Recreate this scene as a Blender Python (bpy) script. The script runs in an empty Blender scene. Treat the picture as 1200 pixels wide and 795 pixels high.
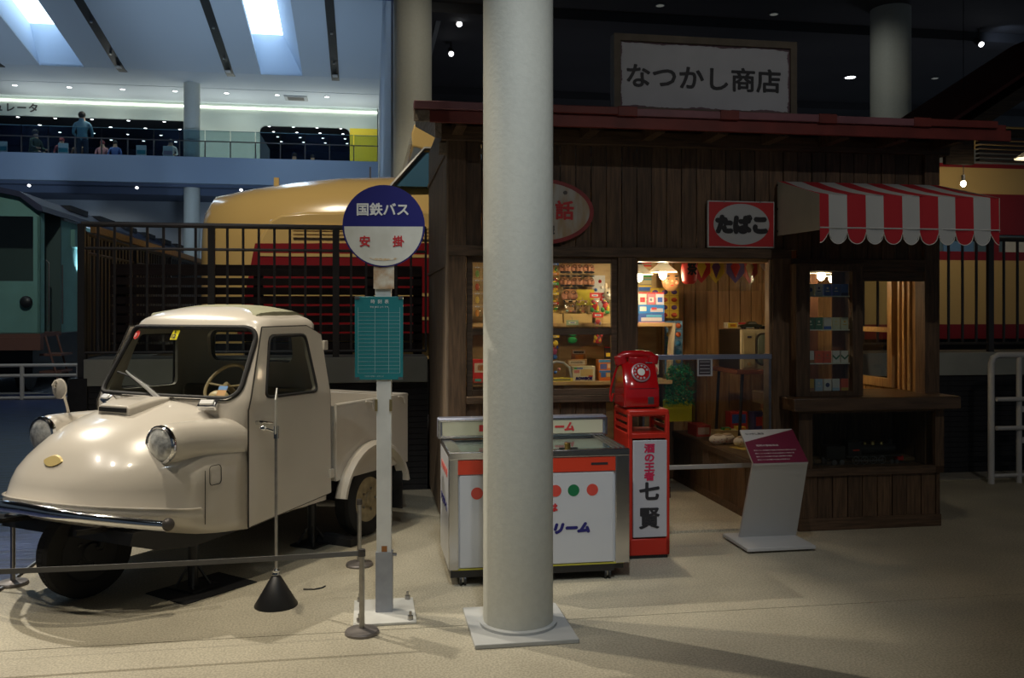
import bpy, bmesh, math, random
from mathutils import Vector, Matrix
random.seed(7)
R = math.radians
sc = bpy.context.scene
C = sc.collection
GA = R(9.2)
GO = (-.43, 6.04)
def G(u, v, z=0.0):
    """museum grid (the shop front runs along u) to world"""
    c, s = math.cos(GA), math.sin(GA)
    return Vector((GO[0]+u*c-v*s, GO[1]+u*s+v*c, z))

# ------------------------------------------------------------------ camera, sky, lights, exposure
cam = bpy.data.cameras.new('camera'); cam.sensor_width = 36; cam.lens = 36*1050/1200
cam.shift_y = -(397.5-365)/1200
cam.clip_end = 200
camo = bpy.data.objects.new('camera', cam); C.objects.link(camo)
camo.location = (0, 0, 1.55); camo.rotation_euler = (R(90), 0, 0)
sc.camera = camo
w = bpy.data.worlds.new('world'); sc.world = w; w.use_nodes = True
bg = w.node_tree.nodes['Background']
bg.inputs[0].default_value = (.62, .8, 1, 1); bg.inputs[1].default_value = .06
sc.view_settings.view_transform = 'Standard'; sc.view_settings.look = 'None'
sc.view_settings.exposure = 0; sc.view_settings.gamma = 1; sc.view_settings.use_curve_mapping = False
def aim(o, target):
    o.rotation_euler = (Vector(target)-Vector(o.location)).to_track_quat('-Z', 'Y').to_euler()
def spot(name, loc, target, power, col, size=60, blend=.5, rad=.06):
    l = bpy.data.lights.new(name, 'SPOT'); l.energy = power; l.color = col; l.spot_size = R(size)
    l.spot_blend = blend; l.shadow_soft_size = rad
    o = bpy.data.objects.new(name, l); C.objects.link(o); o.location = loc; aim(o, target); return o
def area(name, loc, target, power, col, sx, sy):
    l = bpy.data.lights.new(name, 'AREA'); l.shape = 'RECTANGLE'; l.size = sx; l.size_y = sy; l.energy = power; l.color = col
    o = bpy.data.objects.new(name, l); C.objects.link(o); o.location = loc; aim(o, target); return o
def point(name, loc, power, col, rad=.03):
    l = bpy.data.lights.new(name, 'POINT'); l.energy = power; l.color = col; l.shadow_soft_size = rad
    o = bpy.data.objects.new(name, l); C.objects.link(o); o.location = loc; return o
WARM = (1, .88, .68)
spot('track_spot_truck', (-5.5, 7.6, 5.9), (-1.9, 4.7, .2), 1250, (1, .91, .76), 42, .5, .05)
spot('track_spot_truck', (-4.3, 3.6, 5.9), (-2.0, 5.2, .6), 230, (1, .90, .76), 44, .5)
spot('track_spot_nose', (-3.0, 3.2, 5.9), (-2.3, 5.0, .4), 200, (1, .90, .76), 36, .5)
spot('track_spot_bus_stop', (-1.7, 3.1, 5.9), (-1.0, 4.9, 0), 200, WARM, 40, .4)
spot('track_spot_bus_stop', (-1.9, 5.0, 5.9), (-.75, 4.5, 0), 420, WARM, 46, .4)
spot('track_spot_freezer', (.2, 1.8, 5.9), (.50, 5.0, .3), 270, (.95, .97, 1), 36, .9)
spot('track_spot_path', (2.6, 4.0, 5.9), (3.6, 5.2, 0), 45, WARM, 60, .9)
spot('fill_spot_shop_front', (2.6, -.5, 5.9), (2.1, 6, 1.9), 185, (1, .94, .87), 50, 1)  # added wide fill from behind the camera, lifts the shop front
spot('near_column_spot', (.1, .6, 5.9), (.08, 4.4, 1.8), 270, (.84, .96, 1), 28, 1)
spot('near_column_spot', (1.9, 2.6, 5.9), (.05, 4.4, 2.6), 30, (.80, .93, 1), 26, 1)  # second cool spot, added to lighten the column
spot('train_fill_spot', G(-2.0, 1.2, 6.1), G(-.9, 4.6, 2.6), 470, (1, .90, .70), 60, .7, .1)  # added above the fence to brighten the bonnet
spot('train_fill_spot', G(6.2, 2.75, 3.2), G(6.6, 4.6, 2.2), 26, (1, .85, .6), 140, .9, .1)  # added below the neighbour roof to brighten the train side
spot('carriage_fill_spot', G(-4.6, 5.5, 6.1), G(-6.6, 12, 2.2), 520, (.95, 1, .92), 60, .8, .1)  # soft spot added to brighten the green carriage
spot('fence_fill_spot', G(-2.6, -.8, 6.1), G(-1.2, 2, 1.6), 70, (.95, .92, .9), 60, .9, .1)  # added to bring out the fence and kerb
spot('column_fill_spot', G(1.5, 3.0, 6.1), G(-.3, 7.6, 4.5), 130, (1, .95, .8), 50, .9, .1)  # added in place of hall light on the column by the train
spot('column_fill_spot', G(5.2, 4.9, 6.1), G(7.2, 6.6, 4.8), 34, (.9, .95, .9), 50, .9, .1)  # added in place of hall light on the column above the roof
for _u, _v in ((2.5, 9), (9, 8), (6, 14)):
    spot('dark_ceiling_fill', G(_u, _v, 2.0), G(_u, _v+1, 6.2), 26, (.85, .88, 1), 150, 1, .3)  # unseen spots added to lift the ceiling from black
spot('beam_spot', G(9.5, 6.9, 5.9), G(10.1, 7.5, 6.12), 5, (.6, .75, 1), 80, 1, .03)
# added spots without fixtures, aimed up to brighten the hall ceiling
for _u in (-9.5, -6.5, -3.5):
    spot('hall_ceiling_fill', G(_u, 13.5, 2.4), G(_u, 19.5, 9), 640, (.58, .77, 1), 110, 1, .3)
for _u in (-10.5, -8.5, -6.5, -4.5, -2.5, -1.0):
    spot('gallery_downlight', G(_u, 22.5, 8.2), G(_u, 23.6, 6.1), 60, (.97, 1, .88), 130, 1, .1)
    spot('gallery_soffit_fill', G(_u, 23.3, 6.9), G(_u, 22.9, 8.3), 45, (.97, 1, .90), 150, 1, .2)  # upward spots added to brighten the gallery soffit
for _u in (-9, -5.2, -2.6):
    spot('lower_wall_washer', G(_u, 22.6, 5.0), G(_u, 25, 2.5), 90, (.85, .95, 1), 100, 1, .1)

# ------------------------------------------------------------------ materials
MATS = {}
def mat(name, col, rough=.6, metal=0., var=0., scale=6., bump=0., bscale=None, col2=None, trans=0., emis=None, estr=0., alpha=1., coat=0., spec=None, stretch=None, rnd=0., ior=None, detail=4):
    if name in MATS: return MATS[name]
    m = bpy.data.materials.new(name); m.use_nodes = True; nt = m.node_tree; N = nt.nodes; L = nt.links
    b = N['Principled BSDF']; I = b.inputs
    I['Base Color'].default_value = (*col, 1); I['Roughness'].default_value = rough; I['Metallic'].default_value = metal
    I['Transmission Weight'].default_value = trans; I['Alpha'].default_value = alpha; I['Coat Weight'].default_value = coat
    if coat: I['Coat Roughness'].default_value = .08
    if spec is not None: I['Specular IOR Level'].default_value = spec
    if ior: I['IOR'].default_value = ior
    if emis: I['Emission Color'].default_value = (*emis, 1); I['Emission Strength'].default_value = estr
    if var or bump or col2 or rnd:
        tc = N.new('ShaderNodeTexCoord'); mp = N.new('ShaderNodeMapping'); L.new(tc.outputs['Object'], mp.inputs[0])
        if stretch: mp.inputs['Scale'].default_value = stretch
        vec = mp.outputs[0]
        oi = N.new('ShaderNodeObjectInfo')
        if rnd:
            ad = N.new('ShaderNodeVectorMath'); ad.operation = 'ADD'; cm = N.new('ShaderNodeCombineXYZ'); mu = N.new('ShaderNodeMath'); mu.operation = 'MULTIPLY'; mu.inputs[1].default_value = 37
            L.new(oi.outputs['Random'], mu.inputs[0]); L.new(mu.outputs[0], cm.inputs[0]); L.new(mu.outputs[0], cm.inputs[1]); L.new(mu.outputs[0], cm.inputs[2])
            L.new(vec, ad.inputs[0]); L.new(cm.outputs[0], ad.inputs[1]); vec = ad.outputs[0]
        nz = N.new('ShaderNodeTexNoise'); nz.inputs['Scale'].default_value = scale; nz.inputs['Detail'].default_value = detail; L.new(vec, nz.inputs['Vector'])
        if var or col2:
            cr = N.new('ShaderNodeValToRGB'); c2 = col2 or tuple(max(0, c*(1-var)) for c in col)
            cr.color_ramp.elements[0].position = .35; cr.color_ramp.elements[1].position = .65
            cr.color_ramp.elements[0].color = (*c2, 1); cr.color_ramp.elements[1].color = (*col, 1)
            L.new(nz.outputs['Fac'], cr.inputs[0]); out = cr.outputs[0]
            if rnd:
                hs = N.new('ShaderNodeHueSaturation'); mr = N.new('ShaderNodeMapRange'); mr.inputs['To Min'].default_value = 1-rnd; mr.inputs['To Max'].default_value = 1+rnd
                L.new(oi.outputs['Random'], mr.inputs['Value']); L.new(mr.outputs[0], hs.inputs['Value']); L.new(out, hs.inputs['Color']); out = hs.outputs[0]
            L.new(out, I['Base Color'])
        if bump:
            bn = N.new('ShaderNodeTexNoise'); bn.inputs['Scale'].default_value = bscale or scale*3; bn.inputs['Detail'].default_value = 5; L.new(vec, bn.inputs['Vector'])
            bp = N.new('ShaderNodeBump'); bp.inputs['Strength'].default_value = bump; bp.inputs['Distance'].default_value = .01
            L.new(bn.outputs['Fac'], bp.inputs['Height']); L.new(bp.outputs[0], I['Normal'])
    MATS[name] = m; return m
dwood = mat('dark wood', (.135, .078, .040), .6, col2=(.068, .039, .020), scale=9, stretch=(6, 6, .55), bump=.3, rnd=.28)
dwoodh = mat('dark wood beam', (.120, .070, .038), .6, col2=(.060, .035, .018), scale=9, stretch=(.55, 6, 6), bump=.3, rnd=.15)
greywood = mat('weathered wood', (.33, .27, .21), .75, col2=(.20, .155, .115), scale=8, stretch=(5, .7, 5), bump=.3, rnd=.1)
sidewood = mat('side wood', (.24, .175, .115), .7, col2=(.15, .105, .07), scale=8, stretch=(5, 5, .6), bump=.3, rnd=.15)
lwood = mat('light wood', (.52, .31, .12), .45, col2=(.36, .19, .065), scale=7, stretch=(6, 6, .5), bump=.15, rnd=.18)
lwoodh = mat('light wood rail', (.50, .30, .12), .45, col2=(.38, .21, .08), scale=7, stretch=(.6, 5, 5), bump=.15, rnd=.1)
shelfwood = mat('shelf wood', (.50, .36, .17), .5, col2=(.38, .26, .12), scale=5, stretch=(1, 4, 4), bump=.1)
black = mat('black', (.012, .012, .013), .45)
mblack = mat('matte black', (.02, .02, .022), .8)
rubber = mat('rubber', (.018, .018, .019), .75, bump=.2, bscale=60)
chrome = mat('chrome', (.75, .76, .78), .12, 1.)
steel = mat('steel', (.42, .41, .40), .35, 1., var=.2, scale=20)
dsteel = mat('dark steel', (.075, .068, .066), .45, .3)
cream = mat('truck paint', (.64, .595, .52), .28, var=.05, scale=2.5, coat=.6, bump=.02, bscale=7)
beige = mat('interior beige', (.42, .39, .32), .7)
khaki = mat('khaki canvas', (.30, .30, .20), .85, var=.15, scale=10, bump=.3, bscale=200)
glass = mat('glass', (1, 1, 1), .02, trans=1., ior=1.45, alpha=1)
def thin_glass(name, tint, fac, rough=.02):
    if name in MATS: return MATS[name]
    m = bpy.data.materials.new(name); m.use_nodes = True; nt = m.node_tree; N = nt.nodes
    for n in list(N): N.remove(n)
    o = N.new('ShaderNodeOutputMaterial'); t = N.new('ShaderNodeBsdfTransparent'); g = N.new('ShaderNodeBsdfGlossy'); mx = N.new('ShaderNodeMixShader'); fr = N.new('ShaderNodeFresnel')
    t.inputs[0].default_value = (*tint, 1); g.inputs[1].default_value = rough
    ge = N.new('ShaderNodeNewGeometry'); mr = N.new('ShaderNodeMapRange'); mr.inputs['To Min'].default_value = fac; mr.inputs['To Max'].default_value = 1/fac
    nt.links.new(ge.outputs['Backfacing'], mr.inputs['Value']); nt.links.new(mr.outputs[0], fr.inputs[0])
    nt.links.new(fr.outputs[0], mx.inputs[0]); nt.links.new(t.outputs[0], mx.inputs[1]); nt.links.new(g.outputs[0], mx.inputs[2]); nt.links.new(mx.outputs[0], o.inputs[0])
    MATS[name] = m; return m
pane_m = thin_glass('window glass', (.93, .95, .93), 1.45)
tint_m = thin_glass('tinted glass', (.84, .87, .86), 1.4)
rail_m = thin_glass('railing glass', (.68, .78, .80), 1.5)
acr_m = thin_glass('acrylic', (.88, .90, .94), 1.5)
red = mat('red enamel', (.52, .018, .015), .3, coat=.4)
redsign = mat('red sign', (.50, .025, .03), .5)
redroof = mat('red roof', (.20, .030, .022), .55, var=.35, scale=5)
redroof2 = mat('faded roof', (.25, .10, .12), .5, var=.3, scale=5)
white = mat('white', (.72, .72, .70), .5)
whitep = mat('white paint', (.66, .66, .62), .5, var=.12, scale=9)
navy = mat('navy', (.018, .018, .16), .4)
ink = mat('ink', (.02, .02, .025), .6)
column_m = mat('column paint', (.60, .60, .53), .6, var=.05, scale=30, bump=.15, bscale=60)
grey = mat('grey paint', (.33, .35, .37), .55)
wallpale = mat('pale wall', (.62, .68, .62), .8)
hallc = mat('hall ceiling', (.50, .55, .60), .85)
fascia_m = mat('gallery fascia', (.27, .335, .43), .7)
dceil = mat('dark ceiling', (.085, .086, .096), .85, var=.2, scale=.5)
yellowc = mat('train cream', (.66, .45, .17), .22, coat=.6)
trainred = mat('train red', (.24, .010, .014), .3, coat=.4)
green = mat('carriage green', (.13, .27, .235), .8, var=.12, scale=2)
def em(name, col, s): return mat(name, col, .5, emis=col, estr=s)
bulb_m = em('bulb glow', (1, .86, .58), 30)
spotglow = em('spot glow', (.95, .97, 1), 6)
sky_m = em('roof light sky', (.72, .90, 1), 4.0)
cove_m = em('cove glow', (.95, 1, .86), 2.5)

# ------------------------------------------------------------------ mesh helpers
class MB:
    def __init__(s): s.v = []; s.f = []; s.m = []; s.mi = 0
    def add(s, vs, fs):
        n = len(s.v); s.v += [tuple(v) for v in vs]
        for f in fs: s.f.append(tuple(i+n for i in f)); s.m.append(s.mi)
        return s
    def box(s, x0, x1, y0, y1, z0, z1):
        return s.hexa([(x0,y0,z0),(x1,y0,z0),(x1,y1,z0),(x0,y1,z0),(x0,y0,z1),(x1,y0,z1),(x1,y1,z1),(x0,y1,z1)])
    def hexa(s, p):
        return s.add(p, [(0,3,2,1),(4,5,6,7),(0,1,5,4),(1,2,6,5),(2,3,7,6),(3,0,4,7)])
    def obox(s, c, size, rot):
        m = Matrix.Translation(c) @ rot.to_matrix().to_4x4() if hasattr(rot, 'to_matrix') else Matrix.Translation(c) @ rot.to_4x4()
        a, b, d = size[0]/2, size[1]/2, size[2]/2
        return s.hexa([m @ Vector(q) for q in [(-a,-b,-d),(a,-b,-d),(a,b,-d),(-a,b,-d),(-a,-b,d),(a,-b,d),(a,b,d),(-a,b,d)]])
    def loft(s, rings, cap=True, closed=True):
        n = len(rings[0]); vs = [p for r in rings for p in r]; fs = []
        for k in range(len(rings)-1):
            for i in range(n if closed else n-1):
                j = (i+1) % n
                fs.append((k*n+i, k*n+j, (k+1)*n+j, (k+1)*n+i))
        if cap and closed:
            fs.append(tuple(range(n))[::-1]); fs.append(tuple((len(rings)-1)*n+i for i in range(n)))
        return s.add(vs, fs)
    def cyl(s, p0, p1, r0, r1=None, n=16, cap=True):
        p0, p1 = Vector(p0), Vector(p1); r1 = r0 if r1 is None else r1
        q = (p1-p0).to_track_quat('Z', 'Y')
        rr = []
        for p, r in ((p0, r0), (p1, r1)):
            rr.append([p + q @ Vector((r*math.cos(2*math.pi*i/n), r*math.sin(2*math.pi*i/n), 0)) for i in range(n)])
        return s.loft(rr, cap)
    def lathe(s, prof, c=(0,0,0), axis='Z', n=24, cap=True):
        rr = []
        for r, z in prof:
            ring = []
            for i in range(n):
                a = 2*math.pi*i/n; x, y = r*math.cos(a), r*math.sin(a)
                p = (x, y, z) if axis == 'Z' else ((x, z, y) if axis == 'Y' else (z, x, y))
                ring.append((p[0]+c[0], p[1]+c[1], p[2]+c[2]))
            if axis == 'Y': ring.reverse()
            rr.append(ring)
        return s.loft(rr, cap)
    def tube(s, pts, r, n=8, closed=False, cap=True):
        pts = [Vector(p) for p in pts]; k = len(pts); rings = []
        up = Vector((0, 0, 1)); prev = None
        for i, p in enumerate(pts):
            a = pts[(i-1) % k] if (closed or i) else p; b = pts[(i+1) % k] if (closed or i < k-1) else p
            t = (b-a).normalized()
            if prev is None:
                h = t.cross(up if abs(t.z) < .9 else Vector((1, 0, 0))).normalized()
            else:
                h = (prev - t*prev.dot(t)).normalized()
            prev = h; g = t.cross(h)
            rad = r[i] if isinstance(r, (list, tuple)) else r
            rings.append([p + (h*math.cos(2*math.pi*j/n) + g*math.sin(2*math.pi*j/n))*rad for j in range(n)])
        if closed: rings.append(rings[0]); return s.loft(rings, False)
        return s.loft(rings, cap)
    def prism(s, poly, a, b, plane='xz'):
        f = {'xz': lambda p, t: (p[0], t, p[1]), 'xy': lambda p, t: (p[0], p[1], t), 'yz': lambda p, t: (t, p[0], p[1])}[plane]
        return s.loft([[f(p, a) for p in poly], [f(p, b) for p in poly]])
    def sphere(s, c, r, n=16, m=10):
        r = (r, r, r) if not isinstance(r, (tuple, list)) else r
        rings = []
        for j in range(m+1):
            a = -math.pi/2 + math.pi*j/m; q = max(math.cos(a), .02)
            rings.append([(c[0]+r[0]*q*math.cos(2*math.pi*i/n), c[1]+r[1]*q*math.sin(2*math.pi*i/n), c[2]+r[2]*math.sin(a)) for i in range(n)])
        return s.loft(rings)
    def obj(s, name, m, parent=None, bev=0, ang=35, subs=0, loc=None, label=None):
        me = bpy.data.meshes.new(name); me.from_pydata(s.v, [], s.f)
        for mm in (m if isinstance(m, (list, tuple)) else [m]): me.materials.append(mm)
        me.polygons.foreach_set('material_index', s.m)
        me.update()
        bm = bmesh.new(); bm.from_mesh(me); bmesh.ops.recalc_face_normals(bm, faces=bm.faces); bm.to_mesh(me); bm.free()
        me.polygons.foreach_set('use_smooth', [True]*len(me.polygons)); me.set_sharp_from_angle(angle=R(ang))
        o = bpy.data.objects.new(name, me); C.objects.link(o)
        if parent: o.parent = parent
        if loc is not None: o.location = loc
        if bev:
            md = o.modifiers.new('bevel', 'BEVEL'); md.width = bev; md.segments = 2; md.limit_method = 'ANGLE'; md.angle_limit = R(40)
        if subs:
            md = o.modifiers.new('sub', 'SUBSURF'); md.levels = subs; md.render_levels = subs
        if label: o['label'] = label
        return o
def tag(o, label=None, cat=None, group=None, kind=None):
    if label: o['label'] = label
    if cat: o['category'] = cat
    if group: o['group'] = group
    if kind: o['kind'] = kind
    return o
def thing(name, label, cat, loc=(0, 0, 0), rz=0., group=None, kind=None):
    o = bpy.data.objects.new(name, None); C.objects.link(o); o.location = loc; o.rotation_euler = (0, 0, rz)
    o.empty_display_size = .1
    return tag(o, label, cat, group, kind)
def gthing(name, label, cat, u, v, z=0., group=None, rz=0., kind=None):
    return thing(name, label, cat, G(u, v, z), GA+rz, group, kind)
def gsingle(o, u, v, z=0., rz=0.):
    o.location = G(u, v, z); o.rotation_euler = (0, 0, GA+rz); return o
def copy_tree(o, parent=None):
    c = o.copy(); C.objects.link(c); c.parent = parent
    for ch in list(o.children): copy_tree(ch, c)
    return c
def box(name, m, parent, x0, x1, y0, y1, z0, z1, bev=0., label=None):
    return MB().box(x0, x1, y0, y1, z0, z1).obj(name, m, parent, bev, label=label)
def rrect(cx, cy, w, h, r, n=6):
    out = []
    for sx, sy, a0 in ((1,1,0),(-1,1,90),(-1,-1,180),(1,-1,270)):
        for i in range(n+1):
            a = R(a0+90*i/n); out.append((cx+sx*(w/2-r)+r*math.cos(a), cy+sy*(h/2-r)+r*math.sin(a)))
    return out
def text(body, h, m, parent, loc, sx=1., bold=0., name='lettering', rot=(R(90), 0, 0), spacing=1., align='CENTER', lines=None, shear=0., ext=.0015):
    cu = bpy.data.curves.new('t', 'FONT'); cu.body = body; cu.size = h*1.12; cu.align_x = align; cu.align_y = 'CENTER'
    cu.space_character = spacing; cu.shear = shear; cu.resolution_u = 3; cu.extrude = ext
    if lines: cu.space_line = lines
    t = bpy.data.objects.new('t', cu); C.objects.link(t)
    dg = bpy.context.evaluated_depsgraph_get(); me = bpy.data.meshes.new_from_object(t.evaluated_get(dg)); bpy.data.objects.remove(t)
    xs = [v.co.x for v in me.vertices]; ys = [v.co.y for v in me.vertices]
    if align == 'CENTER' and xs:
        cx, cy = (min(xs)+max(xs))/2, (min(ys)+max(ys))/2
        for v in me.vertices: v.co.x = (v.co.x-cx)*sx; v.co.y -= cy
    else:
        for v in me.vertices: v.co.x *= sx
    if bold:
        vs = [v.co.copy() for v in me.vertices]; fs = [tuple(q.vertices) for q in me.polygons]; n = len(vs); V2 = []; F2 = []
        for k, (dx, dy) in enumerate(((0, 0), (bold, 0), (-bold, 0), (0, bold), (0, -bold), (bold*.7, bold*.7), (-bold*.7, -bold*.7), (bold*.7, -bold*.7), (-bold*.7, bold*.7))):
            V2 += [(v.x+dx*(1 if sx < 1.3 else sx*.8), v.y+dy, v.z+k*.000012) for v in vs]; F2 += [tuple(i+k*n for i in f_) for f_ in fs]
        me = bpy.data.meshes.new(name); me.from_pydata(V2, [], F2)
    me.materials.clear(); me.materials.append(m)
    o = bpy.data.objects.new(name, me); C.objects.link(o); o.parent = parent; o.location = loc; o.rotation_euler = rot
    return o
def struct(o, label=None): return tag(o, label, None, None, 'structure')
# ================================================================== SETTING
concrete = mat('concrete floor', (.49, .45, .345), .55, col2=(.41, .375, .285), scale=2.2, bump=.12, bscale=90, detail=12)
jointm = mat('joint', (.12, .11, .09), .9)
f = thing('floor', 'pale speckled concrete floor of the exhibition street', None, (0, 0, 0)); struct(f)
f.location = G(0, 0); f.rotation_euler = (0, 0, GA)
US = [-2.55, 6.2, 14]; VS = [-9, -5.4, -1.63, 1.79]
for i in range(2):
    for j in range(3):
        sl = box('floor_slab', concrete, f, US[i]+.003, US[i+1]-.003, VS[j]+.003, VS[j+1]-.003, -.06, 0)
box('floor_bed', jointm, f, -2.6, 14, -9, 1.9, -.2, -.02)
mu_ = concrete.node_tree.nodes  # fine speckle on top of the slow stains
nt = concrete.node_tree
b_ = mu_['Principled BSDF']; src = b_.inputs['Base Color'].links[0].from_socket
sp = mu_.new('ShaderNodeTexNoise'); sp.inputs['Scale'].default_value = 95; sp.inputs['Detail'].default_value = 3
tcc = [n for n in mu_ if n.type == 'TEX_COORD'][0]; nt.links.new(tcc.outputs['Object'], sp.inputs['Vector'])
cr_ = mu_.new('ShaderNodeValToRGB'); cr_.color_ramp.elements[0].position = .42; cr_.color_ramp.elements[1].position = .58
cr_.color_ramp.elements[0].color = (.78, .78, .78, 1); cr_.color_ramp.elements[1].color = (1.1, 1.1, 1.1, 1)
mx_ = mu_.new('ShaderNodeMix'); mx_.data_type = 'RGBA'; mx_.blend_type = 'MULTIPLY'; mx_.inputs[0].default_value = 1
nt.links.new(sp.outputs['Fac'], cr_.inputs[0]); nt.links.new(src, mx_.inputs[6]); nt.links.new(cr_.outputs[0], mx_.inputs[7]); nt.links.new(mx_.outputs[2], b_.inputs['Base Color'])

bluefl = mat('rippled blue floor', (.035, .055, .15), .40, col2=(.010, .015, .045), scale=5, stretch=(.6, 3.2, 1), bump=.9, bscale=9)
o = MB().box(-14, -2.56, -9, 12, -.06, 0).obj('floor_blue', bluefl); gsingle(o, 0, 0, -.001); struct(o, 'dark blue rippled floor beside the concrete')
hallfl = mat('hall floor', (.30, .31, .33), .5)
o = MB().box(-20, 14, 12, 30, -.06, 0).box(-2.56, 14, 1.79, 12, -.3, -.25).obj('floor_hall', hallfl); gsingle(o, 0, 0, -.002); struct(o, 'grey floor of the big hall')
o = MB().tube([(-2.55, -9, .004), (-2.55, 1.7, .004)], .012, 6).obj('trim_1', steel); gsingle(o, 0, 0); struct(o, 'thin metal edge between blue and concrete floor')

# ---- track platform wall behind the truck and shop, with its kerb
brick = mat('dark brick', (.024, .023, .026), .6, var=.3, scale=20)
concw = mat('kerb concrete', (.42, .43, .38), .7, var=.12, scale=4)
w1 = gthing('wall_platform', 'low dark ribbed wall carrying the fenced platform', None, 0, 1.79); struct(w1)
for a_, b__ in ((-2.86, -.02), (3.66, 14)): box('wall_core', brick, w1, a_, b__, .03, .6, 0, .93)
pb = MB().box(-2.86, -.02, 0, .04, 0, .045).obj('plank', brick, w1, label='dark ribbed course of the wall'); pb2 = MB().box(3.66, 14, 0, .04, 0, .045).obj('plank', brick, w1, label='dark ribbed course of the wall')
for k in range(1, 19):
    for q_ in (pb, pb2): c = q_.copy(); C.objects.link(c); c.location = (0, 0, k*.049)
for a_, b__ in ((-2.83, -.02), (3.66, 14)): box('kerb', concw, w1, a_, b__, -.03, .5, .935, 1.156, .006, 'pale concrete kerb')
box('end_post', brick, w1, -2.95, -2.8, -.04, .5, 0, 1.0)
# receding side wall of the platform
box('side_wall', brick, w1, -2.9, -2.75, .4, 9, 0, .94)
box('side_kerb', concw, w1, -2.9, -2.6, .5, 9, .935, 1.12)
for k in range(7):
    pass

def railing(name, label, u0, u1, z0, z1, zm, step, thick, v=1.82, along='u', bw=.008):
    t = gthing(name, label, 'fence', 0, 0)
    def P(a, z): return (a, v, z) if along == 'u' else (v, a, z)
    MB().cyl(P(u0, z1), P(u1, z1), .022, n=8).obj('top_rail', dsteel, t)
    if zm: MB().cyl(P(u0, zm), P(u1, zm), .014, n=6).obj('middle_rail', dsteel, t)
    MB().cyl(P(u0, z0+.05), P(u1, z0+.05), .014, n=6).obj('bottom_rail', dsteel, t)
    bar = None; post = None; n = int((u1-u0)/step)
    for k in range(n+1):
        a = u0+k*step
        if k % thick == 0:
            if post is None: post = MB().box(-.028, .028, -.02, .02, z0-.2, z1).obj('post', dsteel, t)
            else: post = post.copy(); C.objects.link(post)
            post.location = P(a, 0) if along == 'u' else (v, a, 0)
        else:
            if bar is None: bar = MB().box(-.010, .010, -bw, bw, z0+.05, z1).obj('bar', dsteel, t)
            else: bar = bar.copy(); C.objects.link(bar)
            bar.location = P(a, 0)
    return t
railing('railing_fence', 'dark steel bar fence on the platform behind the truck', -2.86, -.03, 1.156, 2.27, 2.07, .1285, 8)
railing('railing_fence', 'dark steel bar fence at the far side of the striped awning', 3.66, 12.5, 1.19, 2.25, 0, .148, 12)
railing('railing_fence', 'dark steel bar fence running back beside the green carriage', 1.9, 8.6, 1.12, 2.2, 2.04, .115, 14, v=-2.86, along='v', bw=.022)
o = MB().box(-2.83, -2.79, 1.95, 8.6, 2.21, 2.27).obj('handrail_board', lwoodh); gsingle(o, 0, 0); tag(o, 'thin tan wooden handrail along the receding dark fence', 'handrail')

# ---- dark slatted screen on the platform
slatm = mat('dark slat', (.035, .018, .014), .55, var=.3, scale=8)
t = gthing('slatted_screen', 'dark brown horizontal slat screen standing behind the bar fence', 'screen', 0, 2.2)
sl = None
for k in range(9):
    z = 1.2+k*.083
    if sl is None: sl = box('slat', slatm, t, -2.74, -.04, 0, .03, 0, .064 , .003)
    else: sl = sl.copy(); C.objects.link(sl)
    sl.location = (0, 0, z)
sl = sl.copy(); C.objects.link(sl); sl.location = (0, .02, 1.90)
for u in (-2.66, -1.5, -.52, -.30, -.08):
    box('post', mblack, t, u-.04, u+.04, .03, .1, 1.157, 1.93)
for k in range(5):   # its bench frame ends
    pass

# ---- low railing at the back of the blue floor
t = gthing('low_railing', 'low grey pipe railing at the back of the blue floor', 'railing', 0, 10.85)
greyrail = mat('grey rail paint', (.36, .33, .31), .6)
for z in (.03, .42, .60): MB().cyl((-10, 0, z), (-5.45, 0, z), .03, n=8).obj('rail', greyrail, t)
for u in (-9.3, -8.37, -7.44, -6.51, -5.58): MB().cyl((u, 0, 0), (u, 0, .6), .038, n=8).obj('post', greyrail, t)

# ---- columns
def column(name, X, Y, r, h, label, seam=False):
    t = thing(name, label, 'column', (X, Y, 0), GA)
    MB().lathe([(r, 0), (r, h)], n=64, cap=False).obj('shaft', column_m, t)
    return t
t = column('column', .03, 4.40, .1715, 6.2, 'round pale column standing before the ice cream freezer')
platem = mat('grey plate paint', (.50, .51, .50), .55, var=.08, scale=5, bump=.1)
box('base_plate', platem, t, -.245, .245, -.265, .265, 0, .022, .004)
MB().lathe([(.19, .02), (.19, .035), (.1725, .04)], n=48).obj('collar', platem, t)
column('column', -1.465, 13.2, .282, 6.2, 'round pale column behind the yellow train cab')
cc = column('column', 5.83, 13.8, .295, 6.2, 'round pale column rising above the shop roof')
cc = thing('column', 'slim round column on the hall gallery', 'column', G(-5.66, 21.7, 0), GA); MB().lathe([(.23, 0), (.23, 5.4)], n=32, cap=False).obj('lower_shaft', column_m, cc); MB().lathe([(.23, 5.78), (.23, 8.35)], n=32, cap=False).obj('upper_shaft', column_m, cc)

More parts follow.
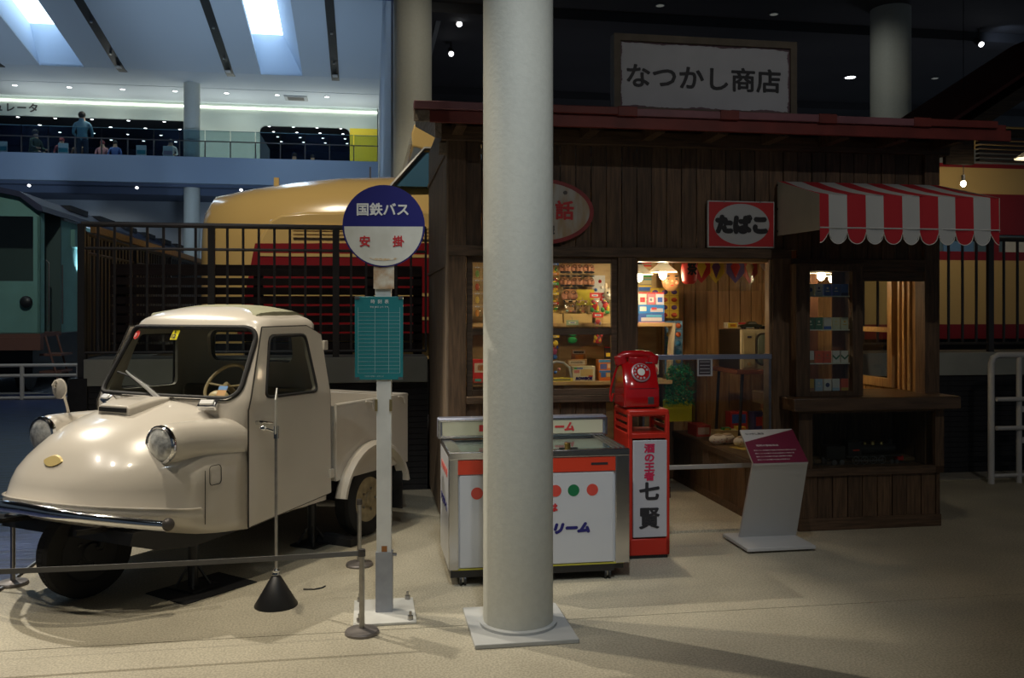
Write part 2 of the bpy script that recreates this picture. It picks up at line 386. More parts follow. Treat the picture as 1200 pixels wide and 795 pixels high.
# ---- low dark ceiling over the shop street, with a bulkhead to the tall hall
o = MB().box(-20, 22, -12, 7.3, 6.2, 6.4).box(-.02, 22, 7.3, 32, 6.2, 6.4).obj('ceiling', dceil); gsingle(o, 0, 0); struct(o, 'dark low ceiling over the shop street')
edgem = mat('bulkhead blue light', (.10, .16, .42), .6)  # blue light on the ceiling edge, put into its colour
o = MB().box(-20, -.02, 7.3, 7.5, 6.2, 11.5).obj('trim_2', edgem); gsingle(o, 0, 0); struct(o, 'edge of the low ceiling, coloured blue for the hall light on it')
for a, (v, z) in enumerate(((7.45, 6.05), (12.5, 6.05), (18, 6.05))):
    o = MB().box(-.02, 22, v, v+.4, z, 6.2).obj('trim_%d' % (a+3), dceil); gsingle(o, 0, 0); struct(o, 'shallow dark ceiling beam')
dwall = mat('dark wall', (.06, .062, .075), .85)
o = MB().box(-.02, 22, 28, 28.2, 0, 6.3).obj('wall_back', dwall); gsingle(o, 0, 0); struct(o, 'dark wall far behind the shop')
# partition between tall hall and dark street
partm = mat('partition paint', (.40, .44, .50), .8)
o = MB().box(-.165, -.045, 8.2, 26, 0, 11.5).obj('wall_partition', partm); gsingle(o, 0, 0); struct(o, 'pale thin wall end between the hall and the dark street')

# ---- tall hall ceiling with roof lights and slots
def zc(v):
    return 8.3 if v > 20.3 else 8.3+.18*(20.3-v)
hc = gthing('ceiling_hall', 'pale blue sloping ceiling of the tall hall', None, 0, 0); struct(hc)
sky_l = [(-3.52, -2.36), (-9.4, -8.25), (-15.3, -14.1)]
edges = [-20] + [e for ab in reversed(sky_l) for e in ab] + [-.02]
v0, v1 = 7.5, 20.3
for k in range(0, len(edges), 2):
    a, b = edges[k], edges[k+1]
    MB().hexa([(a, v0, zc(v0)), (b, v0, zc(v0)), (b, v1, 8.3), (a, v1, 8.3), (a, v0, zc(v0)+.05), (b, v0, zc(v0)+.05), (b, v1, 8.35), (a, v1, 8.35)]).obj('panel', hallc, hc)
box('panel', hallc, hc, -20, -.02, 20.3, 22.15, 8.3, 8.35)
box('panel_gap', black, hc, -20, -.02, 22.15, 22.2, 8.31, 8.35)
box('panel', hallc, hc, -20, -.02, 22.2, 24.6, 8.3, 8.35)
wellm = mat('roof light well', (.34, .42, .54), .8)
for a, b in sky_l:
    wl = MB(); H_ = 1.15; ta, tb = a-.25, b-.55
    p = lambda u, v, dz: (u, v, zc(v)+dz)
    wl.add([p(a, v0, 0), p(a, v1, 0), p(ta, v1, H_), p(ta, v0, H_)], [(0, 1, 2, 3)])
    wl.add([p(b, v0, 0), p(b, v1, 0), p(tb, v1, H_), p(tb, v0, H_)], [(0, 3, 2, 1)])
    wl.add([p(a, v1, 0), p(b, v1, 0), p(tb, v1, H_), p(ta, v1, H_)], [(0, 1, 2, 3)])
    ob = wl.obj('light_well', wellm, hc)
    MB().add([p(ta, v0, H_), p(tb, v0, H_), p(tb, v1, H_), p(ta, v1, H_)], [(0, 1, 2, 3)]).obj('roof_light', sky_m, hc)
for u in (-1.44, -4.38, -7.3, -10.5, -13.2):
    b = MB(); h = .11
    b.hexa([(u-h, v0, zc(v0)-.02), (u+h, v0, zc(v0)-.02), (u+h, 20.3, 8.28), (u-h, 20.3, 8.28), (u-h, v0, zc(v0)+.01), (u+h, v0, zc(v0)+.01), (u+h, 20.3, 8.31), (u-h, 20.3, 8.31)])
    b.box(u-h, u+h, 20.3, 20.6, 8.28, 8.31)
    b.obj('slot', black, hc)
    for v in (17.6, 19.3): MB().cyl((u, v, zc(v)-.03), (u, v, zc(v)-.07), .035, n=8).obj('slot_lamp', steel, hc)
    MB().box(u-.07, u+.07, 19.9, 20.15, 8.26, 8.28).obj('slot_grille', grey, hc)

# ---- gallery (upper floor) of the hall
VF = 21.2
g = gthing('gallery', 'upper gallery slab with blue grey fascia across the hall', None, 0, 0); struct(g)
box('fascia', fascia_m, g, -20, -.2, VF, VF+.25, 5.28, 6.05)
box('slab', grey, g, -20, -.2, VF+.25, 30, 5.5, 5.78)
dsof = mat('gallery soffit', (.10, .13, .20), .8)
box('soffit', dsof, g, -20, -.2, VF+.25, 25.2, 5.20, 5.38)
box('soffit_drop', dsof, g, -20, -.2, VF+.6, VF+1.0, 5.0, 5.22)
wb = gthing('wall_gallery', 'pale lit wall at the back of the gallery', None, 0, 24.2); struct(wb)
box('wall_panel', wallpale, wb, -20, -6.38, 0, .1, 7.70, 8.35); box('wall_panel', wallpale, wb, -6.38, -4.0, 0, .1, 5.78, 8.35)
box('wall_panel', wallpale, wb, -4.0, -1.10, 0, .1, 7.63, 8.35)
for s_, u_ in ((1, -4.0), (-1, -1.1)):
    MB().prism([(u_, 7.64)]+[(u_+s_*.2*(1-math.cos(R(a))), 7.43+.2*math.sin(R(a))) for a in range(0, 91, 15)], 0, .1).obj('corner_infill', wallpale, wb)
yel = mat('yellow wall', (.88, .66, .03), .6)
box('wall_panel', yel, wb, -1.10, -.2, -.02, .1, 5.78, 7.63, label='bright yellow panel'); box('wall_panel', wallpale, wb, -1.10, -.2, 0, .1, 7.63, 8.35)
MB().box(-20, -.2, -.05, .0, 8.14, 8.20).obj('cove_strip', cove_m, wb)
dark_in = mat('dark interior', (.02, .025, .04), .7)
box('dark_room', dark_in, wb, -20, -6.38, 6.2, 6.3, 5.6, 8.6); box('dark_room', dark_in, wb, -20, -6.38, .1, 6.2, 7.80, 7.85)
box('dark_room', dark_in, wb, -4.2, -.9, 5.0, 5.1, 5.6, 8.6); box('dark_room', dark_in, wb, -4.2, -.9, .1, 5.0, 7.72, 7.77)
box('low_panel', yel, wb, -4.3, -3.5, 4.7, 4.8, 5.6, 6.95, label='yellow lit panel in the dark opening'); box('low_panel', yel, wb, -2.0, -1.2, 4.7, 4.8, 5.6, 6.95)
tealm = mat('teal counter', (.10, .20, .26), .6); box('low_panel', tealm, wb, -20, -6.5, 3.2, 3.3, 5.6, 6.75)
text('シミュレータ', .27, dsteel, wb, (-11.75, -.01, 7.95), sx=1.0, bold=.010, spacing=1.25)
# downlights of gallery: small lit discs in things
def disc_light(label, u, v, z, r, cat='light', group=None, m=None):
    t = gthing('downlight', label, cat, u, v, z, group)
    MB().lathe([(r*1.25, 0), (r*1.25, -.012), (r, -.012)], n=16).obj('trim_ring', grey, t)
    MB().lathe([(r, -.013), (r*.6, -.02)], n=16).obj('lens', m or spotglow, t)
    return t
for k in range(7): disc_light('small round downlight in the gallery ceiling, %s of the row from the green carriage side' % ['first', 'second', 'third', 'fourth', 'fifth', 'sixth', 'seventh'][k], -10.9+k*1.52, 22.7, 8.3, .07, group='downlights in the gallery ceiling')
k = 0
for r_ in range(5):
    for q in range(4 if r_ else 3):
        disc_light('tiny dark gallery room spotlight, %s row from slim column, %s from glass' % (['fifth', 'fourth', 'third', 'second', 'first'][r_], ['first', 'second', 'third', 'fourth'][q]), -11.6+r_*1.12+q*.25, 24.9+q*1.2, 7.80, .05, group='spotlights in the dark gallery room')
for r_ in range(4):
    for q in range(4):
        disc_light('tiny rounded opening spotlight, %s row from yellow panel, %s from glass' % (['fourth', 'third', 'second', 'first'][r_], ['first', 'second', 'third', 'fourth'][q]), -3.75+r_*.78+q*.05, 24.7+q*.9, 7.72, .045, group='spotlights in the rounded gallery opening')
for u, v in ((-10.1, VF-.0), (-7.17, VF-.0), (-4.23, VF-.0)):
    t = gthing('wall_spotlight', 'bright white spotlight under the gallery edge, %s' % {-10.1: 'above the green carriage', -7.17: 'between carriage and slim column', -4.23: 'above the yellow train nose'}[u], 'spotlight', u, v+.42, 5.22)
    MB().cyl((0, 0, .02), (0, -.08, -.06), .05, n=12).obj('housing', dsteel, t); MB().cyl((0, -.08, -.06), (0, -.086, -.066), .042, n=12).obj('lens', spotglow, t)
# air vent
t = gthing('ceiling_vent', 'small pale ceiling vent over the gallery', 'vent', -2.75, 23.0, 8.295); box('frame', grey, t, -.35, .35, -.3, .3, -.03, 0); box('grille', dsteel, t, -.25, .25, -.2, .2, -.04, -.03)
# lower wall under the gallery
lw = MB().box(-20, -.2, 25.2, 25.3, 0, 5.4).obj('wall_lower', mat('lower wall', (.42, .45, .48), .8)); gsingle(lw, 0, 0); struct(lw, 'grey wall beneath the gallery')
# glass railing of the gallery
t = gthing('glass_railing', 'long glass railing with dark posts along the gallery edge', 'railing', 0, VF+.12, 6.05)
MB().box(-20, -.2, -.012, .012, .47, .50).obj('handrail', dsteel, t)
pn = MB().box(.015, .70, -.006, .006, .02, .80).obj('glass_pane', rail_m, t); pp = MB().box(-.014, .014, -.03, .03, 0, .47).obj('post', dsteel, t)
pe = MB().box(0.01, .70, -.008, .008, .785, .80).obj('pane_edge', mat('glass edge', (.12, .22, .24), .3), t)
for k in range(18):
    if k:
        pn = pn.copy(); C.objects.link(pn); pp = pp.copy(); C.objects.link(pp); pe = pe.copy(); C.objects.link(pe)
    for q in (pn, pp, pe): q.location = (-.93-.715*k, 0, 0)

# ---- people on the gallery
def person(label, u, v, z, h=1.68, shirt=(.1, .2, .3), pants=(.02, .03, .06), hat=None, pose='stand', rz=0, lean=0):
    root = gthing('person', label, 'person', u, v, z, rz=rz)
    s = h/1.7
    dz = 0 if pose == 'stand' else -.38
    J = {'pel': (0, 0, .95+dz), 'ch': (0, lean*.5, 1.28+dz), 'nk': (0, lean, 1.46+dz), 'hd': (0, lean+.02, 1.60+dz), 'tp': (0, lean+.02, 1.68+dz)}
    V = []; E_ = []; Rr = []
    def av(p, r): V.append(Vector(p)*s); Rr.append(r*s); return len(V)-1
    a = av(J['pel'], .15); b = av(J['ch'], .16); c = av(J['nk'], .06); E_ += [(a, b), (b, c)]
    hd = av(J['hd'], .10); tp = av(J['tp'], .07); E_ += [(c, hd), (hd, tp)]
    for sd in (-1, 1):
        h_ = av((sd*.09, 0, .88+dz), .10); E_.append((a, h_))
        if pose == 'stand': k_ = av((sd*.10, -.02, .48), .07); f_ = av((sd*.10, 0, .08), .05); t_ = av((sd*.11, -.13, .04), .04)
        else: k_ = av((sd*.12, -.38, .55), .075); f_ = av((sd*.12, -.36, .08), .05); t_ = av((sd*.12, -.48, .04), .04)
        E_ += [(h_, k_), (k_, f_), (f_, t_)]
        sh = av((sd*.20, lean*.8, 1.38+dz), .06); el = av((sd*.27, lean-.05, 1.10+dz), .045); wr = av((sd*.2, lean-.26, 1.05+dz if pose != 'stand' else 1.0), .035); ha = av((sd*.18, lean-.34, 1.05+dz if pose != 'stand' else 1.02), .03)
        E_ += [(b, sh), (sh, el), (el, wr), (wr, ha)]
    me = bpy.data.meshes.new('body'); me.from_pydata(V, E_, [])
    sm = mat('shirt %.2f%.2f' % (shirt[0], shirt[1]), shirt, .8); pm = mat('pants %.2f' % pants[0], pants, .8)
    o = bpy.data.objects.new('tmp', me); C.objects.link(o)
    md = o.modifiers.new('skin', 'SKIN')
    for i, r in enumerate(Rr): me.skin_vertices[0].data[i].radius = (r, r)
    me.skin_vertices[0].data[0].use_root = True
    o.modifiers.new('sub', 'SUBSURF').levels = 1
    dg = bpy.context.evaluated_depsgraph_get(); m2 = bpy.data.meshes.new_from_object(o.evaluated_get(dg)); bpy.data.objects.remove(o)
    m2.materials.clear()
    skin = mat('skin', (.45, .27, .18), .6)
    for q in (sm, pm, skin): m2.materials.append(q)
    for p in m2.polygons:
        c_ = p.center/s; zz = c_.z
        p.material_index = 1 if zz < .93+dz else (2 if zz > 1.47+dz or (c_.y-lean < -.22 and zz > .93+dz) else 0); p.use_smooth = True
    bd = bpy.data.objects.new('body', m2); C.objects.link(bd); bd.parent = root
    hm = mat('hair', (.015, .012, .01), .7) if not hat else mat('cap %.2f' % hat[0], hat, .6)
    hz = 1.625+dz
    MB().sphere((0, (lean+.03)*s, hz*s), (.105*s, .115*s, .11*s), 12, 8).obj('hair' if not hat else 'cap', hm, root)
    return root
FZ = 5.78
person('person in a blue shirt with a shoulder strap standing at the gallery glass', -8.95, 22.5, FZ, 1.72, (.10, .22, .30), rz=math.pi)
person('person in dark green clothes leaning over a gallery table', -10.35, 22.6, FZ, 1.5, (.03, .06, .03), pose='sit', lean=-.1, rz=1.2)
person('seated child in a red cap beside the person in dark green', -9.62, 22.8, FZ, 1.28, (.25, .05, .05), hat=(.30, .03, .03), pose='sit')
person('seated child in a red cap beside the standing person in blue', -9.2, 23.0, FZ, 1.26, (.20, .12, .08), hat=(.28, .03, .03), pose='sit')
person('seated child in a pink top on the far side of the standing person', -8.55, 23.1, FZ, 1.28, (.50, .22, .25), hat=(.26, .03, .04), pose='sit')
person('seated person in blue clothes next to a poster stand', -8.1, 22.8, FZ, 1.22, (.08, .14, .40), pose='sit')
person('dark haired person in a white shirt beside the slim gallery column', -6.45, 22.6, FZ, 1.30, (.6, .6, .6), pose='sit')
person('dark figure sitting in the rounded dark gallery opening', -2.95, 24.9, FZ, 1.4, (.10, .08, .10), pose='sit')
person('second dark figure in the rounded gallery opening', -2.35, 24.9, FZ, 1.35, (.08, .05, .06), pose='sit')
cyan = mat('cyan print', (.10, .45, .55), .5)
for u, c1, lb in ((-10.9, cyan, 'white and cyan board on the gallery at the hall edge'), (-9.65+.4, cyan, 'white leaflet rack beside the person in dark green'), (-7.45+.35, cyan, 'cyan and white poster stand on the gallery'), (-6.85+.5, mat('pink print', (.55, .40, .50), .5), 'pink poster stand on the gallery')):
    t = gthing('poster_stand', lb, 'poster', u-.0, 21.75, FZ); box('board', white, t, -.14, .14, 0, .02, .0, .66); box('print', c1, t, -.12, .12, -.004, 0, .40, .52)

# ---- spot lamps and downlights of the dark ceiling
def track_lamp(lb, u, v, z, r=.042):
    t = gthing('track_spotlight', lb, 'spotlight', u, v, 6.2)
    MB().cyl((0, 0, 0), (0, 0, z-6.2+.08), .015, n=6).obj('stem', dsteel, t)
    MB().cyl((0, .08, z-6.2+.09), (0, -.06, z-6.2-.02), r*1.1, r*1.25, 14).obj('housing', dsteel, t); MB().cyl((0, -.061, z-6.2-.021), (0, -.07, z-6.2-.028), r, n=14).obj('lens', spotglow, t)
track_lamp('bright spotlight on the dark ceiling, upper one by the big column', .88, 7.95, 6.05)
track_lamp('bright spotlight on the dark ceiling, lower one by the big column', .89, 9.4, 6.0)
track_lamp('blue white spotlight by the ceiling beam over the awning', 9.4, 7.3, 5.95)
for u, v, lb in ((8.9, 10.4, 'lit oval downlight between the shop sign and the ceiling column'), (12.4, 10.3, 'lit oval downlight over the neighbouring roof'), (12.43, 13.4, 'lit oval downlight just above the red shop roof'), (2.35, 13.0, 'lit downlight beside the big column at the roof edge')):
    disc_light(lb, u, v, 6.19, .10)
dimm = em('dim lens', (.6, .62, .55), .12)
for u, v, lb in ((3.84, 7.0, 'dim downlight above the painted shop sign'), (5.72, 7.1, 'dim downlight above the sign end'), (10.6, 10.2, 'dim downlight over the red roof end')):
    disc_light(lb, u, v, 6.19, .06, m=dimm)
for v in (15.1, 16.6): disc_light('bright downlight in the gap beside the partition wall, %s' % ('nearer one' if v < 16 else 'farther one'), .12, v, 5.2 if v < 16 else 5.3, .09)
# linear air slot
o = MB().box(.55, .62, 8.2, 11.4, 6.17, 6.2).obj('ceiling_vent', grey); gsingle(o, 0, 0); tag(o, 'long thin air slot in the dark ceiling near the spotlights', 'vent')

# ================================================================== TRAINS
# cream and red bonnet train parallel to the shop
VT = 4.3
tr = gthing('bonnet_train', 'cream and red diesel train with a long rounded bonnet behind the fence', 'train', 0, VT)
def sec(u, vc, hw, zt, zb, ed=.3):
    """cross section ring of bonnet; sides fall straight, top rounded"""
    pts = []
    n = 14
    for i in range(n+1):
        a = math.pi*i/n
        x = math.cos(a); y = math.sin(a)
        e = .55
        pts.append((u, vc-hw*math.copysign(abs(x)**e, x), zb+(zt-zb)*(y**.5 if i not in (0, n) else 0)))
    return pts
# nose profile (u, top z, half width)
prof = [(-2.50, 2.20, .25), (-2.49, 2.60, .60), (-2.45, 2.80, .80), (-2.33, 2.95, .98), (-1.93, 3.04, 1.12), (-1.4, 3.13, 1.22), (-.87, 3.19, 1.29), (-.2, 3.22, 1.33), (.4, 3.24, 1.36), (1.2, 3.25, 1.38)]
b = MB(); rings = []
for u, zt, hw in prof:
    n = 20; ring = []
    for i in range(n+1):
        a = math.pi*i/n; x = math.cos(a); y = math.sin(a)
        ring.append((u, 1.4-hw*math.copysign(abs(x)**.5, x), 1.55+(zt-1.55)*(max(y, 0)**.42)))
    ring = [(u, ring[0][1], 1.0)]+ring+[(u, ring[-1][1], 1.0)]
    rings.append(ring)
b.loft(rings, cap=False, closed=False)
b.add(rings[0], [tuple(range(len(rings[0])))])
b.obj('bonnet', yellowc, tr, ang=50)
# lighter cowl blister with louvres on the side, then red band
MB().prism([(-1.80, 2.02), (-1.72, 2.33), (-1.60, 2.56), (-1.48, 2.63), (-1.2, 2.66), (1.2, 2.72), (1.2, 2.02)], -.10, .25).obj('side_cowl', yellowc, tr, bev=.03)
for k in range(4): box('louvre', yellowc, tr, -1.35, .7, -.125, -.10, 2.37+k*.04, 2.395+k*.04)
MB().prism([(-1.95, 1.3), (-1.76, 2.30), (1.2, 2.34), (1.2, 1.3)], -.115, .1).obj('red_band', trainred, tr)
for z in (2.16, 1.72, 1.45): box('cream_line', yellowc, tr, -1.72, 1.2, -.122, -.116, z, z+.035)
box('marker_lamp', yellowc, tr, -1.66, -1.6, .9, 1.0, 3.08, 3.18)
box('antenna', dsteel, tr, -.51, -.49, .9, .92, 3.18, 3.34)
# cab
cabp = [(-.28, 3.0), (.12, 3.42), (-.02, 3.44), (.0, 3.72), (.12, 3.84), (6, 4.0), (6, 1.2), (-.28, 1.2)]
MB().prism([(.1, 3.44), (-.02, 3.46), (-.03, 3.62), (0, 3.72), (.25, 3.86), (1.2, 3.95), (13.5, 3.95), (13.5, 3.40), (.1, 3.40)], .10, 2.7).obj('roof', yellowc, tr, bev=.06)
MB().prism([(-.24, 3.0), (.12, 3.42), (1.2, 3.42), (1.2, 3.0)], .12, 2.6).obj('cab_windshield', mat('train window', (.06, .15, .24), .12, coat=.6), tr)
MB().tube([(-.27, .11, 2.99), (.12, .10, 3.44), (1.2, .10, 3.44)], .025, 6).obj('window_trim', steel, tr)
# body behind the cab: stepped colour bands as separate skins
greyroof = mat('train roof grey', (.22, .24, .24), .5)
for nm, m_, z0, z1, v in (('lower_panel', trainred, 1.2, 1.385, 0), ('cream_panel', yellowc, 1.385, 2.2, -.0), ('red_panel', trainred, 2.2, 2.31, 0), ('red_panel', trainred, 2.53, 3.05, 0), ('cream_panel', yellowc, 3.05, 3.38, 0), ('cant_rail', trainred, 3.38, 3.43, -.01), ('roof_edge', greyroof, 3.43, 3.62, .03)):
    box(nm, m_, tr, 1.2 if z1 < 3.0 else 1.2, 13.5, v, 2.7, z0, z1)
winm = mat('train side window', (.10, .16, .20), .08, coat=.8)
bl = mat('curtain blue', (.10, .22, .42), .7);  # highlights in the train windows, made as white and blue strips
for k in range(14):
    u = 1.5+k*.85
    box('window', winm, tr, u, u+.72, .03, .06, 2.31, 2.53)
    box('window_post', trainred, tr, u+.72, u+.85, 0, .06, 2.31, 2.53)
    box('window_glint', white if k % 2 else bl, tr, u+.08, u+.5, .015, .028, 2.31, 2.5)
box('underframe', black, tr, -1.9, 13.5, .1, 2.5, .2, 1.2)
o = MB().box(-2.7, 13.5, 1.9, 10, .3, .35).obj('floor_track', mblack); gsingle(o, 0, 0); struct(o, 'dark track bed behind the platform fence')

# green carriage running away beside the blue floor
gt = gthing('green_carriage', 'old green carriage with dark curved roof and end door', 'train', 0, 11.5)
L0 = -6.43
box('side', green, gt, L0-.04, L0, 1.15, 14, 1.14, 3.36)
# end face with an unglazed window opening
box('end_panel', green, gt, L0-2.8, L0, 0, .04, 1.14, 2.10)
box('end_panel', green, gt, L0-.12, L0, 0, .04, 2.10, 3.28, label='narrow green corner strip')
MB().prism([(L0-2.8, 3.28), (L0, 3.28), (L0, 3.42), (L0-.35, 3.62), (L0-1.4, 3.85), (L0-2.8, 3.6)], 0, .04).obj('end_panel', green, gt)
box('window_glass', pane_m, gt, L0-2.8, L0-.12, .02, .03, 2.10, 3.28)
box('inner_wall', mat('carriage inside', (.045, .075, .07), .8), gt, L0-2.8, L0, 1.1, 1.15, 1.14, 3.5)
box('vestibule_floor', mat('brown frame', (.12, .05, .035), .7), gt, L0-2.8, L0, 0, 1.15, 1.08, 1.16)
box('corner_post', green, gt, L0-.05, L0, .0, .22, 1.14, 3.36)
MB().tube([(L0+.03, .3, 1.3), (L0+.05, .3, 1.35), (L0+.05, .3, 2.45), (L0+.0, .3, 2.5)], .014, 6).obj('grab_rail', dsteel, gt)
MB().tube([(L0+.05, 1.05, 1.3), (L0+.05, 1.05, 2.45)], .014, 6).obj('grab_rail', dsteel, gt)
MB().sphere((L0-.22, -.06, 1.72), (.11, .07, .11)).obj('buffer', black, gt)
rf = []
for v in (-.15, 14):
    rf.append([(L0+.10, v, 3.36), (L0+.06, v, 3.47), (L0-.3, v, 3.72), (L0-1.4, v, 3.95), (L0-2.9, v, 3.75), (L0-2.9, v, 3.65), (L0-1.4, v, 3.85), (L0-.3, v, 3.62), (L0, v, 3.38)])
MB().loft(rf).obj('roof', mat('carriage roof', (.018, .022, .05), .5), gt)
for k in range(6): box('roof_vent', mblack, gt, L0-.35, L0-.1, 2+k*2.1, 3.2+k*2.1, 3.60, 3.72)
box('gutter', mat('gutter grey', (.3, .32, .33), .6), gt, L0, L0+.05, 1.15, 14, 3.33, 3.37)
box('side_box', green, gt, L0, L0+.08, 1.7, 2.4, 2.85, 3.2)
box('notice_panel', mat('notice pale', (.20, .32, .30), .5), gt, L0, L0+.015, 2.8, 4.4, 1.9, 2.7)
brn = mat('brown frame', (.12, .05, .035), .7)
box('buffer_beam', brn, gt, L0-2.8, L0+.02, -.06, .12, .84, 1.08)
box('underframe', black, gt, L0-2.6, L0-.3, .5, 14, .35, 1.1)
for z in (.4, .72): box('step', brn, gt, L0-.1, L0+.28, .25, .9, z, z+.04)
for v in (.25, .88): MB().tube([(L0, v, 1.1), (L0+.22, v, .3)], .02, 6).obj('step_stringer', brn, gt)
for k in range(5): MB().cyl((L0-.8, 1.4+k*2.6, .42), (L0-.65, 1.4+k*2.6, .42), .42, n=20).obj('wheel', black, gt)
# ================================================================== THREE WHEELED TRUCK
TR = (-2.33, 4.86); TA = R(64)
tk = thing('three_wheeled_truck', 'cream three wheeled pickup truck with round nose, khaki roof cover and open bed', 'truck', (TR[0], TR[1], 0), TA)
# local frame: +x to the rear, -y is the side seen from the path
def ring_nose(z, x0, w, n=2.6, xe=.60, N=40):
    out = []
    for i in range(N+1):
        a = -math.pi/2 + math.pi*i/N
        y = w*math.copysign(abs(math.sin(a))**(2/n), math.sin(a)); x = xe-(xe-x0)*abs(math.cos(a))**(2/n)
        t_ = min(1, max(0, (x-.10)/.28))*min(1, max(0, (abs(y)-.50)/.07))*min(1, max(0, (.80-z)/.12)); y = y*(1-t_)+math.copysign(.62, y)*t_
        out.append((x, y, z+lift(x, z)))
    return out
lv = [(.355, -.16, .585, 2.5), (.40, -.24, .61, 2.5), (.435, -.295, .632, 2.5), (.46, -.305, .64, 2.5), (.485, -.30, .632, 2.5), (.51, -.285, .622, 2.5), (.60, -.262, .62, 2.5), (.68, -.23, .618, 2.45),
      (.75, -.185, .600, 2.3), (.80, -.15, .565, 2.15), (.85, -.10, .52, 2.05), (.895, -.03, .475, 2), (.935, .07, .43, 2), (.97, .20, .375, 2), (1.0, .34, .30, 2), (1.02, .47, .21, 2), (1.030, .54, .13, 2)]
def lift(x, z):
    """the nose skirt rises towards the middle of the front and drops towards the doors"""
    q = min(1, max(0, (.22-x)/.52)); t = min(1, max(0, (z-.36)/.42)); t = t*t*(3-2*t)
    return .115*q*(1-t)-.05*min(1, max(0, (x-.2)/.4))*(1-min(1, (z-.355)/.1))
b = MB(); b.loft([ring_nose(z, x, w_, n) for z, x, w_, n in lv], cap=False, closed=False)
b.add([(.6, 0, 1.03)]+ring_nose(*lv[-1][:1], lv[-1][1], lv[-1][2], lv[-1][3]), [(0, i, i+1) for i in range(1, 41)])
# headlight pods merge into the fenders
for sd in (-1, 1):
    rr = []
    for x, ry, rz_, y, z in ((.118, .092, .092, .468, .84), (.125, .101, .101, .468, .84), (.16, .108, .108, .470, .84), (.26, .112, .110, .476, .838), (.38, .121, .117, .485, .828), (.50, .131, .126, .488, .815), (.62, .136, .135, .485, .80)):
        rr.append([(x, sd*y+sd*ry*math.copysign(abs(math.cos(2*math.pi*i/32))**.9, math.cos(2*math.pi*i/32)), z+rz_*math.sin(2*math.pi*i/32)) for i in range(32)])
    b.loft(rr)
nose = b.obj('front_body', cream, tk, ang=60)
md = nose.modifiers.new('thick', 'SOLIDIFY'); md.thickness = .006; md.offset = -1
MB().tube([(x-.004, y*1.004, z) for x, y, z in ring_nose(.492, -.300, .631, 2.5)][4:-4], .006, 6).obj('bead', cream, nose)
# hood scoop
sc_ = MB(); rr = []
for x, h, w_ in ((.20, .035, .125), (.30, .045, .128), (.42, .035, .115), (.55, .012, .09)):
    zb = {.20: .985, .30: .995, .42: 1.015, .55: 1.03}[x]
    rr.append([(x, -w_, zb-.05), (x, -w_, zb+h*.6), (x, -w_+.02, zb+h), (x, w_-.02, zb+h), (x, w_, zb+h*.6), (x, w_, zb-.05)])
sc_.loft(rr).obj('hood_scoop', cream, tk, bev=.006)
box('scoop_opening', black, tk, .190, .202, -.105, .105, .985, 1.008)
# seams
seam_m = mat('panel gap', (.03, .027, .022), .9)
def yw(x, z):
    """half width of nose at x, z by interpolation of the levels"""
    for k in range(len(lv)-1):
        if lv[k][0] <= z <= lv[k+1][0]:
            t = (z-lv[k][0])/(lv[k+1][0]-lv[k][0]); x0 = lv[k][1]*(1-t)+lv[k+1][1]*t; w_ = lv[k][2]*(1-t)+lv[k+1][2]*t; n = lv[k][3]
            q = min(1, max(0, (.60-x)/(.60-x0))); return w_*max(0, 1-q**n)**(1/n)
    return .6
def xn(y, z):
    for k in range(len(lv)-1):
        if lv[k][0] <= z <= lv[k+1][0]:
            t = (z-lv[k][0])/(lv[k+1][0]-lv[k][0]); x0 = lv[k][1]*(1-t)+lv[k+1][1]*t; w_ = lv[k][2]*(1-t)+lv[k+1][2]*t; n = lv[k][3]
            q = min(1, abs(y)/w_); return .60-(.60-x0)*max(0, 1-q**n)**(1/n)
    return .6
for sd in (-1, 1):
    pts = [(.27, sd*.6205, z) for z in (.40, .50, .55, .6, .65, .69)]
    MB().tube(pts, .0024, 5).obj('panel_seam', seam_m, tk)
MB().tube([(xn(0, z)-.001, 0, z) for z in (.49, .53, .57, .61, .65, .70)], .002, 5).obj('panel_seam', seam_m, tk)
# filler hatch outline on the near fender
hp = rrect(.345, .655, .085, .105, .02)
MB().tube([(x, -(.6215-max(0, z-.68)*.12), z) for x, z in hp], .0022, 5, closed=True).obj('hatch_seam', seam_m, tk)
# chrome emblem
def on_nose(y, z, o=.006): return (xn(y, z)-o, y, z)
gold = mat('gold', (.62, .46, .16), .3, 1.)
badge_m = mat('badge gold', (.66, .52, .22), .35, .2, coat=.5)
b = MB(); ring0 = []; ring1 = []
for i in range(20):
    a = 2*math.pi*i/20; y, z = .062*math.cos(a), .765+.024*math.sin(a)*(1-.25*math.cos(2*a)); y *= 1.15; z += .0; ring0.append(on_nose(y, z, -.004)); ring1.append(on_nose(y*.92, .765+(z-.765)*.85, .010))
b.loft([ring0, ring1]).obj('emblem', badge_m, tk)
# bumper: bent chrome bar
bp = []
for i in range(25):
    y = -.605+1.21*i/24; q = abs(y)/.605
    x = -.352+.36*q**2.6; bp.append((x, y, .445+.105*(1-q**2.2)))
rings = []
for i, p in enumerate(bp):
    a = bp[max(0, i-1)]; c = bp[min(24, i+1)]; t = Vector((c[0]-a[0], c[1]-a[1], 0)).normalized(); nrm = Vector((-t.y, t.x, 0))
    if nrm.x > 0: nrm = -nrm
    rings.append([Vector(p)+nrm*.022*math.cos(u)+Vector((0, 0, .03*math.sin(u))) for u in [2*math.pi*k/12 for k in range(12)]])
MB().loft(rings).obj('bumper', chrome, tk)
for sd in (-1, 1): MB().sphere((bp[0][0]+.005, sd*.622, .455), (.034, .03, .034)).obj('bumper_end_cap', dsteel, tk)
for sd in (-1, 1): MB().tube([(-.28, sd*.3, .44), (-.1, sd*.3, .42)], .015, 6).obj('bumper_bracket', black, tk)
